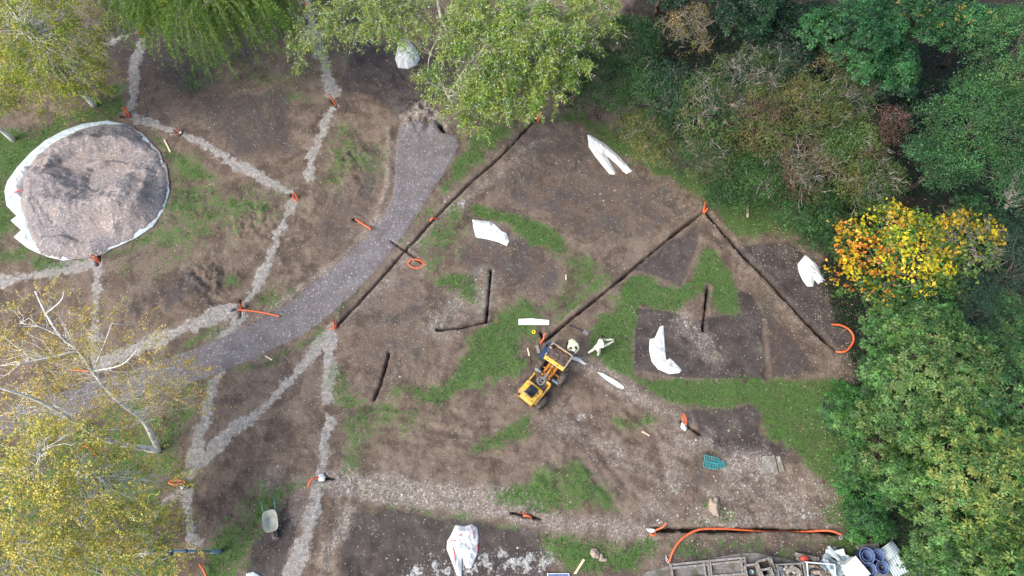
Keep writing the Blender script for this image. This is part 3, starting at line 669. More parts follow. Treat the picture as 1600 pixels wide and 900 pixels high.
pipe([(847,177,.6),(840,190,0)], 'right orange stub at the trench corner under the willow')
pipe([(1103,314,.8),(1101,322,.3),(1099,331,0)], 'longer orange stub at the right trench corner')
pipe([(1106,325,.4),(1100,333,0)], 'shorter orange stub at the right trench corner')
pipe([(851,521,.5),(849,530,.4),(845,535,.2),(846,538,.0)], 'bent orange stub behind the man in navy')
pipe([(1067,646,.7),(1072,655,.5),(1072,666,.0)], 'right orange stub with the white bag')
pipe([(1066,649,.6),(1068,658,.4),(1068,666,0)], 'left orange stub with the white bag')
pipe([(1299,507,.15),(1313,508,.2),(1328,516,.2),(1334,530,.2),(1326,545,.15),(1316,550,.1),(1306,549,-.05)], 'orange pipe bent in a wide half circle at the edge of the trees', r=.05)
pipe([(481,761,.3),(485,752,.35),(491,747,.3),(502,746,.1)], 'curved orange pipe at the white cloth', r=.05)
pipe([(290,752,.1),(277,750,.1),(265,752,.1),(267,756,.1),(279,757,.12),(291,754,.25)], 'orange pipe in a flat loop at the lower left fork', r=.05)
pipe([(815,800,.4),(821,804,.2),(830,807,0)], 'upper orange stub in the short lower trench')
pipe([(818,806,.1),(825,806,.2),(830,809,.05)], 'lower orange stub in the short lower trench')
pipe([(1041,817,.4),(1036,823,.35),(1028,827,.2),(1021,828,0)], 'curved orange stub at the left end of the long trench')
pipe([(1016,832,.1),(1018,836,.1),(1023,836,.1),(1024,831,.0)], 'small orange loop at the left end of the long trench')
pipe([(1046,878,.15),(1050,865,.18),(1060,848,.2),(1075,835,.2),(1095,827,.18),(1130,826,.05),(1160,828,-.15),(1200,831,-.28),(1250,831,-.28),(1285,829,-.1),(1300,830,.1),(1314,835,.15)], 'very long orange pipe curving into the long lower trench', r=.05)
pipe([(312,882,.1),(317,889,.2),(323,902,.2)], 'orange pipe below the fallen lamp post top', r=.05)
pipe([(113,578,.1),(140,580,.1)], 'short orange pipe under the tall sparse birch')
pipe([(124,693,.15),(137,699,.1),(150,711,.05)], 'thin orange pipe in the grass below the twin birch stems', r=.038)

# ------------------------------------------------------------------ small things
c = on(834, 519); t = MB(); t.lathe([(.05, 0), (.10, 0), (.10, .06), (.05, .06), (.05, 0)], 16, close=False); o = t.build('tape_roll', M_tape, None, True); o.location = c + Vector((0, 0, .01)); tag(o, 'yellow ring of tape on the grass above the dumper', 'tape roll')
sh = empty('shovel', on(905, 516), 0, 'dark handled shovel with grey blade lying above the two workers', 'shovel')
a = on(891, 510, .12) - sh.location; b = on(911, 518, .08) - sh.location; e = on(918, 522, .05) - sh.location
MB().tube([a, b], .02, 6).build('handle', M_black, sh); MB().tube([a + Vector((-.03, .06, 0)), a + Vector((.03, -.06, 0))], .018, 6).build('grip', M_black, sh)
d = (e - b).normalized(); n = Vector((-d.y, d.x, 0)); q = [b + n * .1, b - n * .1, e - n * .12, e + d * .06, e + n * .12]
mb = MB(); mb.add(q + [k + Vector((0, 0, -.02)) for k in q], [(0, 1, 2, 3, 4), (9, 8, 7, 6, 5)] + [(i, (i + 1) % 5, (i + 1) % 5 + 5, i + 5) for i in range(5)]); mb.build('blade', M_steel, sh)

# turquoise crate tray in two halves
tr = empty('plastic_tray', on(1112, 724), 0, 'turquoise lattice plastic tray on the stony ground', 'tray')
def lattice(A, B, C_, nx, ny, z, name):
    mb = MB(); O = on(*A, z) - tr.location; U = on(*B, z) - tr.location - O; W = on(*C_, z) - tr.location - O
    for i in range(nx + 1): mb.bar(O + U * i / nx, O + U * i / nx + W, .022, .1 if i in (0, nx) else .03)
    for j in range(ny + 1): mb.bar(O + W * j / ny + Vector((0, 0, .004)), O + W * j / ny + U + Vector((0, 0, .004)), .022, .11 if j in (0, ny) else .031)
    mb.build(name, M_teal, tr)
lattice((1099,712), (1121,718), (1099,720), 6, 2, .22, 'lid'); lattice((1098,722), (1120,726), (1098,730), 6, 3, .12, 'basket'); lattice((1121,722), (1130,721), (1123,731), 3, 3, .10, 'side_flap')

# broken concrete slab
sl_ = empty('concrete_slab', on(1206, 727), 0, 'broken pale concrete slab split by a dark joint', 'slab')
for nm, pts in (('large_piece', [(1191,713),(1209,712),(1215,738),(1187,741),(1189,730)]), ('small_piece', [(1212,713),(1218,713),(1225,737),(1217,738)])):
    b = [on(x, y, .0) - sl_.location for x, y in pts]; k = len(b)
    MB().add([q + Vector((0, 0, -.05)) for q in b] + [q + Vector((0, 0, .1)) for q in b], [tuple(range(k))[::-1], tuple(range(k, 2 * k))] + [(i, (i + 1) % k, (i + 1) % k + k, i + k) for i in range(k)]).build(nm, M_conc, sl_, bevel=.012)

# wheelbarrow
wb0 = on(429, 815); dirv = (on(432, 834) - on(427, 795)); ang = math.atan2(dirv.y, dirv.x)
wb = empty('wheelbarrow', wb0, ang, 'muddy grey green wheelbarrow standing on dark soil at lower left', 'wheelbarrow')
mb = MB(); L_, W_ = .48, .34
def ring(l, w_, z, n=32, p=3.5):
    return [Vector((l * math.copysign(abs(math.cos(a)) ** (2 / p), math.cos(a)), w_ * math.copysign(abs(math.sin(a)) ** (2 / p), math.sin(a)), z)) for a in [2 * math.pi * k / n for k in range(n)]]
rings = [ring(.30, .2, .36), ring(L_ - .02, W_ - .02, .62), ring(L_, W_, .63), ring(L_, W_, .60), ring(L_ - .035, W_ - .035, .61), ring(.28, .19, .38)]
vv = [v for r in rings for v in r]; ff = [(i * 32 + k, i * 32 + (k + 1) % 32, (i + 1) * 32 + (k + 1) % 32, (i + 1) * 32 + k) for i in range(5) for k in range(32)]
ff += [tuple(range(32))[::-1], tuple(range(160, 192))]; mb.add(vv, ff); mb.build('tray', M_tray, wb, True)
for s in (-1, 1):
    MB().tube([(.45, s * .10, .3), (-.2, s * .22, .36), (-.5, s * .27, .55), (-.95, s * .30, .62)], .024, 8).build('handle', M_green, wb, True)
    MB().tube([(-.1, s * .2, .36), (-.2, s * .24, .02), (-.38, s * .25, .02), (-.42, s * .26, .5)], .016, 6).build('leg', M_green, wb, True)
wl = MB(); RW = Matrix.Translation((.60, 0, .19)) @ Matrix.Rotation(math.pi / 2, 4, 'X'); wl.lathe([(.1, -.04), (.19, -.04), (.2, 0), (.19, .04), (.1, .04)], 20, RW); o = wl.build('wheel', M_tyre, wb, True)
MB().tube([(.40, -.1, .32), (.70, -.09, .3), (.80, 0, .3), (.70, .09, .3), (.40, .1, .32)], .015, 6).build('wheel_guard', M_steel, wb, True)

# lamp post, 5 m
lb = on(345, 862); lp = empty('lamp_post', lb, 0, 'blue grey street lamp post with a thick base section at lower left', 'lamp post')
MB().tube([(0, 0, -.1), (0, 0, 1.0), (0, 0, 1.05)], [.095, .095, .06], 12).build('base_section', M_galv, lp, True)
MB().tube([(0, 0, 1.05), (0, 0, 4.7)], [.055, .045], 10).build('pole', M_galv, lp, True)
MB().box((.093, 0, .55), (.02, .1, .4)).build('door', M_galv, lp)
MB().tube([(0, 0, 4.7), (0, 0, 4.8), (0, -.03, 4.85), (0, -.09, 4.84)], [.04, .04, .035, .03], 8).build('arm', M_galv, lp, True)
MB().lathe([(.05, .0), (.09, .05), (.085, .1), (.03, .16)], 12, Matrix.Translation((0, -.10, 4.74))).build('lantern', M_black, lp, True)
MB().tube([(0, 0, 3.5), (0, 0, 3.62)], .075, 10).build('clamp', M_black, lp, True)
# ------------------------------------------------------------------ dumper
J = V(853, 588, .8); J.z = 0; J.z = gz(J.x, J.y)
fd = (V(874, 559, 1.35) - V(857, 583, 1.35)); yaw = math.atan2(fd.y, fd.x) - math.pi / 2
dp = empty('site_dumper', J, yaw, 'yellow articulated site dumper with a soil filled skip', 'dumper')
RB = Matrix.Rotation(math.radians(-5), 4, 'Z')   # rear half, slightly steered
def xf(mb, M_): mb.v = [tuple(M_ @ Vector(v)) for v in mb.v]; return mb
def rbox(l, w_, h, r=.08, n=5):
    """rounded block, origin at the middle of its bottom"""
    pr = []
    for (cx_, cy_, a0) in ((w_ / 2 - r, l / 2 - r, 0), (-w_ / 2 + r, l / 2 - r, 90), (-w_ / 2 + r, -l / 2 + r, 180), (w_ / 2 - r, -l / 2 + r, 270)):
        for k in range(n + 1):
            a = math.radians(a0 + 90 * k / n); pr.append((cx_ + r * math.cos(a), cy_ + r * math.sin(a)))
    mb = MB(); N = len(pr); lv = [(1, 0), (1, h - r * .7), (.985, h - r * .3), (.95, h - .015), (.9, h)]
    for s_, z in lv: mb.v += [(x * s_, y * s_, z) for x, y in pr]
    for i in range(len(lv) - 1): mb.f += [(i * N + k, i * N + (k + 1) % N, (i + 1) * N + (k + 1) % N, (i + 1) * N + k) for k in range(N)]
    mb.f += [tuple(range(N))[::-1], tuple(range((len(lv) - 1) * N, len(lv) * N))]; return mb
T = Matrix.Translation
hood = xf(rbox(.9, .88, .72), RB @ T((0, -1.18, .52))).build('engine_hood', M_yellow, dp, True)
xf(MB().box((0, -1.62, .72), (.62, .04, .3)), RB).build('rear_grille', M_black, hood)
xf(MB().box((-.36, -1.58, 1.25), (.1, .12, .05)), RB).build('filler_cap', M_black, hood)
xf(MB().tube([(.3, -1.5, 1.2), (.3, -1.5, 1.34)], .035, 8), RB).build('exhaust', M_steel, hood)
xf(MB().box((.3, -.98, 1.245), (.1, .07, .006)), RB).build('sticker', M_black, hood)
seat = xf(rbox(.44, .46, .12, .06), RB @ T((0, -1.08, 1.26))).build('seat', M_black, dp, True)
xf(rbox(.1, .46, .34, .04), RB @ T((0, -1.33, 1.3)) @ Matrix.Rotation(.15, 4, 'X')).build('backrest', M_black, seat, True)
MS = M_deck
xf(MB().box((0, -.5, .6), (.86, .5, .05)).box((0, -.74, .8), (.86, .03, .4)), RB).build('footwell', MS, dp, bevel=.01)
for s in (-1, 1):
    a = MB(); a.box((s * .47, -.48, .82), (.07, .52, .42)); a.box((s * .47, -1.1, 1.0), (.12, .7, .1)); xf(a, RB).build('fender', M_yellow, dp, bevel=.03)
xf(MB().box((.34, -.24, .86), (.26, .1, .5)), RB).build('dashboard', M_yellow, dp, bevel=.03)
sw = xf(MB().tube([(0, -.2, .6), (0, -.4, 1.15)], .03, 8), RB).build('steering_column', M_black, dp, True)
r_ = [Vector((math.cos(a) * .18, math.sin(a) * .17 - .42, 1.18 + math.sin(a) * .06)) for a in [2 * math.pi * k / 20 for k in range(21)]]
t = MB(); t.tube(r_, .017, 6, caps=False)
for k in (0, 7, 13): t.tube([r_[k], (0, -.42, 1.17)], .014, 5)
xf(t, RB).build('steering_wheel', M_steel, sw, True)
for x in (-.18, -.26, .18): xf(MB().tube([(x, -.3, .7), (x * 1.05, -.38, 1.12)], .013, 6), RB).build('lever', M_orange if x < -.2 else M_steel, dp)
xf(MB().tube([(-.42, -.3, .8), (-.5, -.25, 1.3), (-.45, -.15, 1.34)], .014, 6), RB).build('mirror_stem', M_chassis, dp)
# chassis, front frame
MB().box((0, -.12, .55), (.30, .4, .22)).box((0, .0, .72), (.16, .22, .2)).build('articulation_joint', M_steel, dp, bevel=.02)
f = MB(); f.box((-.2, .42, .72), (.10, .95, .16)).box((.2, .42, .72), (.10, .95, .16)).box((0, .08, .70), (.5, .12, .2)).box((0, .55, .68), (.42, .14, .14)).box((0, .86, .66), (.5, .1, .2)); f.build('front_frame', M_chassis, dp, bevel=.015)
MB().tube([(0, .1, .82), (0, .42, .95)], .055, 10).build('hydraulic_cylinder', M_chassis, dp, True); MB().tube([(0, .42, .95), (0, .7, 1.06)], .03, 8).build('piston_rod', M_steel, dp, True)
for x, c_ in ((-.09, M_black), (.08, M_black), (.12, M_chassis)): MB().tube(smooth_pts([(x, -.1, .8), (x * 1.6, .1, .98), (x * .6, .3, .9), (x, .5, .84)]), .016, 6).build('hose', c_, dp, True)
for s in (-1, 1): MB().box((s * .5, .06, .62), (.34, .1, .05)).build('step', M_galv, dp, bevel=.01)
def wheel(x, y, s, M_):
    W = M_ @ T((x, y, .40)) @ Matrix.Rotation(math.pi / 2, 4, 'Y') @ Matrix.Scale(s, 4, (0, 0, 1))
    t = MB(); t.lathe([(.22, -.14), (.34, -.145), (.385, -.11), (.40, -.05), (.40, .05), (.385, .11), (.34, .145), (.22, .14)], 40, W, close=False)
    for k in range(18):       # lugs
        for sd2 in (-1, 1):
            a = 2 * math.pi * (k + .25 * (sd2 > 0)) / 18; mm = W @ Matrix.Rotation(a, 4, 'Z') @ T((.402, 0, sd2 * .07)) @ Matrix.Rotation(.5 * sd2, 4, 'X')
            b = MB().box((0, 0, 0), (.035, .035, .15)); xf(b, mm); t.add(b.v, b.f)
    wo = MB().lathe([(.21, -.13), (.215, .13)], 24, W, close=False)
    o = t.build('wheel', M_tyre, dp, False)
    r2 = MB(); r2.lathe([(.235, .142), (.20, .13), (.17, .06), (.09, .05), (.08, .1), (.0, .11)], 24, W, close=False); r2.lathe([(.235, -.142), (.20, -.13), (.17, -.06), (.0, -.05)], 24, W, close=False)
    r2.build('rim', M_rim, o, True)
I4 = Matrix.Identity(4)
wheel(.66, .42, 1, I4); wheel(-.6, .42, -1, I4); wheel(.6, -1.05, 1, RB); wheel(-.58, -1.05, -1, RB)
MB().tube([(-.5, .42, .4), (.5, .42, .4)], .05, 8).build('axle', M_chassis, dp); xf(MB().tube([(-.5, -1.05, .4), (.5, -1.05, .4)], .05, 8).box((0, -1.1, .48), (.5, .9, .16)), RB).build('axle', M_chassis, dp)
# skip: open, sloping tray
def trough(w0, l0, w1, l1, z0, z1, y, th=.025):
    mb = MB()
    def rg(w_, l, z, yy): return [(-w_ / 2, yy - l / 2, z), (w_ / 2, yy - l / 2, z), (w_ / 2, yy + l / 2, z), (-w_ / 2, yy + l / 2, z)]
    R_ = [rg(w0, l0, z0, y + .02), rg(w1, l1, z1, y), rg(w1 + .05, l1 + .05, z1 + .01, y), rg(w1 + .05, l1 + .05, z1 - .05, y), rg(w1, l1, z1 - .06, y), rg(w0 + .02, l0 + .02, z0 - .03, y + .02)]
    R_ = [rg(w0 - th, l0 - th, z0, y + .02), rg(w1 - th, l1 - th, z1, y), rg(w1 + .04, l1 + .04, z1 + .002, y), rg(w1 + .04, l1 + .04, z1 - .06, y), rg(w1, l1, z1 - .065, y), rg(w0 + th, l0 + th, z0 - .04, y + .02)]
    for r in R_: mb.v += r
    for i in range(5): mb.f += [(i * 4 + k, i * 4 + (k + 1) % 4, (i + 1) * 4 + (k + 1) % 4, (i + 1) * 4 + k) for k in range(4)]
    mb.f += [(0, 1, 2, 3), (23, 22, 21, 20)]; return mb
skip = trough(.72, .45, 1.08, .70, .82, 1.36, 1.06).build('skip', M_yellow, dp, bevel=.008)
MB().box((0, .645, 1.27), (1.10, .02, .22), M=Matrix.Rotation(-.75, 3, 'X')).build('rear_plate', M_yellow, skip)
for x, w_, c_ in ((-.34, .05, M_black), (-.16, .06, M_rim), (.2, .08, M_black)): MB().box((x, .632, 1.283), (w_, .006, .07), M=Matrix.Rotation(-.75, 3, 'X')).build('sticker', c_, skip)
for s in (-1, 1): MB().bar((s * .555, .72, 1.35), (s * .555, 1.40, 1.35), .055, .06).build('side_rail', M_rim, skip)
MB().bar((-.52, 1.43, 1.348), (.52, 1.43, 1.348), .045, .06).build('front_lip', M_rim, skip)
Xs, Ys = np.meshgrid(np.linspace(-.52, .52, 44), np.linspace(.73, 1.40, 36)); ex = 1 - np.maximum(np.abs(Xs) / .53, np.abs(Ys - 1.06) / .345)
Zs = 1.33 + .08 * np.clip(ex * 3, 0, 1) + (fbm(Xs / .12, Ys / .12, 3, 4) - .5) * .1 + (fbm(Xs / .35, Ys / .35, 2, 14) - .5) * .1
idx = np.arange(Xs.size).reshape(Xs.shape); Zb = np.full(Zs.shape, .9)
fq = np.stack([idx[:-1, :-1], idx[:-1, 1:], idx[1:, 1:], idx[1:, :-1]], -1).reshape(-1, 4)
me = bpy.data.meshes.new('soil_load'); me.from_pydata(np.stack([Xs, Ys, Zs], -1).reshape(-1, 3).tolist(), [], fq.tolist()); me.update()
sl2 = link('soil_load', me, M_loam, None, True); sl2.matrix_world = Matrix.Translation(J) @ Matrix.Rotation(yaw, 4, 'Z'); so2 = sl2.modifiers.new('depth', 'SOLIDIFY'); so2.thickness = .25; so2.offset = -1
tag(sl2, 'load of dark brown soil heaped in the dumper skip', 'soil')

# ------------------------------------------------------------------ people
def person(loc, rz, J_, mats, label, cap=None, extra=None, group=None):
    """J_: joint dict in local metres (x right, y forward, z up). One skin surface; cloth regions by nearest bone."""
    names, co, rad, edges, zone = [], [], [], [], []
    def add(n, p, r): names.append(n); co.append(Vector(p)); rad.append(r)
    P = {k: Vector(v) for k, v in J_.items()}
    add('pelvis', P['pelvis'], .15); add('belly', P['pelvis'].lerp(P['chest'], .45), .125); add('chest', P['chest'], .15); add('neck', P['neck'], .06); add('head', P['head'], .085); add('crown', P['head'] + (P['head'] - P['neck']).normalized() * .09, .07)
    for a, b in (('pelvis', 'belly'), ('belly', 'chest'), ('chest', 'neck'), ('neck', 'head'), ('head', 'crown')): edges.append((a, b))
    zone = {('pelvis', 'belly'): 0, ('belly', 'chest'): 0, ('chest', 'neck'): 0, ('neck', 'head'): 2, ('head', 'crown'): 2}
    for s in ('l', 'r'):
        add('sh' + s, P['sh' + s], .09); add('el' + s, P['el' + s], .066); add('wr' + s, P['wr' + s], .042)
        hd = (P['wr' + s] - P['el' + s]).normalized(); palm = P['wr' + s] + hd * .07; add('pa' + s, palm, .034)
        for a, b, z in (('chest', 'sh' + s, 0), ('sh' + s, 'el' + s, 0), ('el' + s, 'wr' + s, 0), ('wr' + s, 'pa' + s, 3)): edges.append((a, b)); zone[(a, b)] = z
        sd3 = hd.cross(Vector((0, 0, 1))); sd3 = sd3.normalized() if sd3.length > .1 else Vector((1, 0, 0)); dn = sd3.cross(hd) * -1
        if dn.z > 0: dn = -dn
        for k, (off, ln) in enumerate(((-.027, .055), (-.009, .07), (.009, .075), (.027, .068))):
            q0 = palm + sd3 * off + hd * .02; q1 = q0 + hd * ln * .6 + dn * .012; q2 = q1 + hd * ln * .3 + dn * .03
            add(f'f{k}a{s}', q0, .011); add(f'f{k}b{s}', q1, .0095); add(f'f{k}c{s}', q2, .008)
            for a, b in (('pa' + s, f'f{k}a{s}'), (f'f{k}a{s}', f'f{k}b{s}'), (f'f{k}b{s}', f'f{k}c{s}')): edges.append((a, b)); zone[(a, b)] = 3
        th0 = P['wr' + s] + hd * .035 + sd3 * -.035; th1 = th0 + hd * .04 - sd3 * .02 + dn * .02
        add('t0' + s, th0, .013); add('t1' + s, th1, .009); 
        for a, b in (('wr' + s, 't0' + s), ('t0' + s, 't1' + s)): edges.append((a, b)); zone[(a, b)] = 3
        add('hi' + s, P['hi' + s], .115); add('kn' + s, P['kn' + s], .082); add('an' + s, P['an' + s], .058); add('to' + s, P['to' + s], .036)
        for a, b, z in (('pelvis', 'hi' + s, 1), ('hi' + s, 'kn' + s, 1), ('kn' + s, 'an' + s, 1), ('an' + s, 'to' + s, 4)): edges.append((a, b)); zone[(a, b)] = z
    ix = {n: i for i, n in enumerate(names)}
    me = bpy.data.meshes.new('tmp'); me.from_pydata([tuple(c) for c in co], [(ix[a], ix[b]) for a, b in edges], []); me.update()
    o = bpy.data.objects.new('tmp', me); C.objects.link(o); sk_ = o.modifiers.new('skin', 'SKIN'); sk_.use_smooth_shade = True
    for i, v in enumerate(me.skin_vertices[0].data): v.radius = (rad[i], rad[i]); v.use_root = (i == 0)
    su = o.modifiers.new('sub', 'SUBSURF'); su.levels = 2; su.render_levels = 2
    dg = bpy.context.evaluated_depsgraph_get(); dg.update(); nm = bpy.data.meshes.new_from_object(o.evaluated_get(dg)); bpy.data.objects.remove(o)
    nm.name = 'person'; nm.materials.clear()
    for mm in mats: nm.materials.append(mm)
    E = [(co[ix[a]], co[ix[b]], zone[(a, b)], (rad[ix[a]] + rad[ix[b]]) / 2) for a, b in edges]
    for f in nm.polygons:
        c_ = f.center; best = (9, 0)
        for a, b, z, r in E:
            e = b - a; t = max(0, min(1, (c_ - a).dot(e) / (e.length_squared + 1e-9))); d_ = (c_ - a - e * t).length - r
            if d_ < best[0]: best = (d_, z)
        f.material_index = best[1]; f.use_smooth = True
    po = bpy.data.objects.new('person', nm); C.objects.link(po); po.location = loc; po.rotation_euler = (0, 0, rz); tag(po, label, 'person', group)
    hd = P['head']; up = (P['head'] - P['neck']).normalized(); fw = Vector((0, 1, 0)) - up * up.y; fw = fw.normalized() if fw.length > .2 else Vector((0, 0, -1))
    right = fw.cross(up)
    R3 = Matrix((right, fw, up)).transposed().to_4x4(); HM = T(hd) @ R3
    # face
    xf(MB().lathe([(.004, .125), (.014, .10), (.02, .085), (.006, .08)], 8, T((0, 0, -.105)) @ Matrix.Identity(4)), HM @ T((0, .083, .0))).build('nose', mats[2], po, True)
    for s in (-1, 1):
        xf(MB().lathe([(.001, -.01), (.01, -.006), (.012, 0), (.01, .006), (.001, .01)], 8), HM @ T((s * .032, .076, .02))).build('eye', M_black, po, True)
        xf(MB().lathe([(.001, -.012), (.022, -.008), (.026, 0), (.02, .008), (.001, .012)], 8, Matrix.Rotation(math.pi / 2, 4, 'Y')), HM @ T((s * .088, .0, .01))).build('ear', mats[2], po, True)
    xf(MB().box((0, .082, -.045), (.045, .01, .01)), HM).build('mouth', M_redpl, po)
    prof = [(.099 * math.cos(a), .108 * math.sin(a)) for a in [math.radians(x) for x in range(-12, 90, 14)]] + [(.002, .109)]
    hat = xf(MB().lathe(prof, 20), HM @ T((0, -.01, .035))).build('cap' if cap == 'cap' else 'hair' if cap == 'hair' else 'helmet', extra or M_black, po, True)
    if cap in ('cap', 'helmet'): xf(MB().box((0, .13, .04), (.13, .09, .012)), HM).build('peak', extra or M_black, hat, bevel=.02)
    return po, P
def cloth(nm, col, col2=None, sc=12, st=None):
    m = NT(nm); p = m.obj(); n = m.noise(p, sc, 4, .6); c = m.mix(m.ramp(n, .35, .65), tuple(k * .75 for k in col), col)
    if st: c = m.mix(m.math('MULTIPLY', m.ramp(m.math('SINE', m.math('MULTIPLY', m.sep(p)[2] if False else n, 60)), .6, .9), .3), c, st)
    m.col(c); m.rough(.85); m.bump(m.noise(p, 10, 3, .5, 1), .03); return m.m
K_navy = cloth('navy_quilted_cloth', (.020, .050, .115)); K_dark = cloth('dark_trousers', (.020, .022, .030)); K_skin = cloth('skin', (.48, .29, .21)); K_glove = cloth('work_gloves', (.33, .32, .28))
K_boot = cloth('work_boots', (.12, .10, .09)); K_vis = cloth('pale_high_visibility_cloth', (.80, .86, .58)); K_cream = cloth('cream_overalls', (.74, .72, .58)); K_grey = cloth('pale_blue_grey_boots', (.30, .36, .42))
# the man in navy leaning over the skip's left edge
p1 = V(851, 556, .9); p1.z = 0; tgt = V(866, 543, 1.2); a1 = math.atan2(tgt.y - p1.y, tgt.x - p1.x) - math.pi / 2 + .15
p1.z = gz(p1.x, p1.y)
person(p1, a1, dict(pelvis=(0, -.12, .88), chest=(0, .18, 1.22), neck=(0, .30, 1.38), head=(.03, .42, 1.46), shl=(-.19, .20, 1.27), shr=(.19, .20, 1.27), ell=(-.27, .42, 1.12), elr=(.27, .42, 1.12), wrl=(-.18, .62, 1.16), wrr=(.16, .64, 1.2),
       hil=(-.1, -.12, .84), hir=(.1, -.12, .84), knl=(-.13, -.02, .48), knr=(.14, -.06, .48), anl=(-.14, -.12, .09), anr=(.16, -.20, .09), tol=(-.15, .08, .045), tor=(.17, .0, .045)),
       [K_navy, K_dark, K_skin, K_glove, K_boot], 'person in a navy quilted jacket leaning over the left of the skip', 'hair')
n_ = bpy.data.objects['person']; mb = MB()
qv = [(-.19, -.18, .98), (.19, -.18, .98), (.21, .14, 1.36), (-.21, .14, 1.36)]
for k in range(6):     # quilted back of the body warmer
    t_ = k / 6; y_ = -.2 + .36 * (t_ + .08); z_ = 1.04 + .36 * t_; mb.tube([(-.2, y_, z_ - .03), (-.1, y_ - .01, z_ + .025), (0, y_ - .015, z_ + .035), (.1, y_ - .01, z_ + .025), (.2, y_, z_ - .03)], .045, 8)
mb.build('body_warmer', K_navy, n_, True)
sheet('work_bag', [(861,538),(866,535),(870,540),(866,546),(861,545)], M_sheetb, 'pale blue bag between the man in navy and the skip', 'bag', amp=.1, lift=.02, seed=41, tall=.5, res=.025)
# the man in high visibility jacket bending with a rake
p2 = V(894, 537, .8); p2.z = gz(p2.x, p2.y); a2 = math.pi + .1
person(p2, a2, dict(pelvis=(0, -.18, .88), chest=(0, .12, 1.16), neck=(0, .27, 1.24), head=(0, .38, 1.24), shl=(-.2, .16, 1.16), shr=(.2, .16, 1.16), ell=(-.27, .3, .92), elr=(.25, .32, .94), wrl=(-.10, .46, .86), wrr=(.06, .36, .98),
       hil=(-.1, -.16, .84), hir=(.1, -.16, .84), knl=(-.17, .0, .46), knr=(.17, -.05, .46), anl=(-.2, -.12, .09), anr=(.2, -.18, .09), tol=(-.23, .08, .045), tor=(.23, .02, .045)),
       [K_vis, K_dark, K_skin, K_glove, K_boot], 'person in a pale high visibility jacket bending beside the skip with a tool', 'helmet', simple('white_helmet', (.7, .74, .66), .4))
rk = empty('rake', V(893, 556, .1), 0, 'long handled rake held beside the skip', 'rake'); rk.location.z = gz(rk.location.x, rk.location.y)
h1 = V(894, 538, 1.15) - rk.location; h0 = Vector((0, 0, .08)); MB().tube([h1, h0], .02, 6).build('handle', M_steel, rk)
mb = MB().bar((-.2, 0, .08), (.2, 0, .08), .03, .03)
for k in range(9): mb.box((-.19 + .0475 * k, 0, .03), (.012, .012, .09))
mb.build('rake_head', M_steel, rk)
# the one in cream overalls striding with both arms out
p3 = V(926, 553, 0); p3.z = gz(p3.x, p3.y); dirp = V(950, 533, 1) - V(930, 545, 1); a3 = math.atan2(dirp.y, dirp.x) - math.pi / 2
person(p3, a3, dict(pelvis=(.02, .16, .86), chest=(-.02, .36, 1.24), neck=(-.10, .42, 1.40), head=(-.18, .44, 1.50), shl=(-.2, .40, 1.26), shr=(.17, .36, 1.22), ell=(-.08, .64, 1.12), elr=(.17, .62, 1.08), wrl=(.06, .90, 1.10), wrr=(.18, .86, 1.06),
       hil=(-.08, .15, .84), hir=(.12, .15, .84), knl=(-.1, .14, .46), knr=(.16, .24, .46), anl=(-.14, -.18, .12), anr=(.2, .16, .09), tol=(-.14, -.02, .05), tor=(.22, .36, .05)),
       [K_cream, K_cream, K_skin, K_cream, K_grey], 'person in cream overalls and black cap stooping with arms stretched out', 'cap', M_black)

# ------------------------------------------------------------------ the yard at the bottom edge
m = NT('block_paving'); p = m.pos(); b = m.n('ShaderNodeTexBrick'); m.l(p, b.inputs[0]); b.inputs['Scale'].default_value = 4.5; b.inputs['Color1'].default_value = (.17, .155, .155, 1); b.inputs['Color2'].default_value = (.25, .235, .23, 1); b.inputs['Mortar'].default_value = (.07, .07, .06, 1); b.inputs['Mortar Size'].default_value = .03
c = m.mix(m.math('MULTIPLY', m.ramp(m.noise(p, 1.3, 5, .65), .5, .62), .8), b.outputs[0], (.06, .075, .035)); c = m.mix(m.ramp(m.noise(p, .9, 5, .6, 1), .56, .68), c, (.10, .08, .065)); m.col(c); m.rough(.9)
pv = smooth_poly(WP([(1000,896),(1042,884),(1100,874),(1172,862),(1200,868),(1260,880),(1330,872),(1440,890),(1460,990),(960,990)]), 1)
mb = MB(); n = len(pv); zz = float(zt(*G(1150, 890)[:2])[0]) + .035
mb.add([(x, y, zz) for x, y in pv] + [(x, y, zz - .3) for x, y in pv], [tuple(range(n))] + [(i, i + n, (i + 1) % n + n, (i + 1) % n) for i in range(n)]); tag(mb.build('paving', m.m), kind='structure')
def Y(px, py, z=0): return V(px, py, z + zz)
# timber frame lying on the paving
tf = empty('trellis_panel', Y(1100, 885), 0, 'long timber frame with cross rails lying on the block paving', 'trellis')
def bars(root, nm, L, w_, h, mat, z):
    for a, b in L:
        MB().bar(Y(*a, z) - root.location, Y(*b, z) - root.location, w_, h).build(nm, mat, root)
bars(tf, 'rail', [((1046,882.5),(1165,871)), ((1047,888),(1163,876.5)), ((1050,906),(1165,896))], .09, .1, M_oldwood, .08)
bars(tf, 'cross_rail', [((1048,882),(1052,908)), ((1099,877),(1103,903)), ((1105,876.5),(1109,902)), ((1108.5,876),(1112,902)), ((1157,871),(1160,897)), ((1163,871),(1167,897))], .07, .14, M_oldwood, .09)
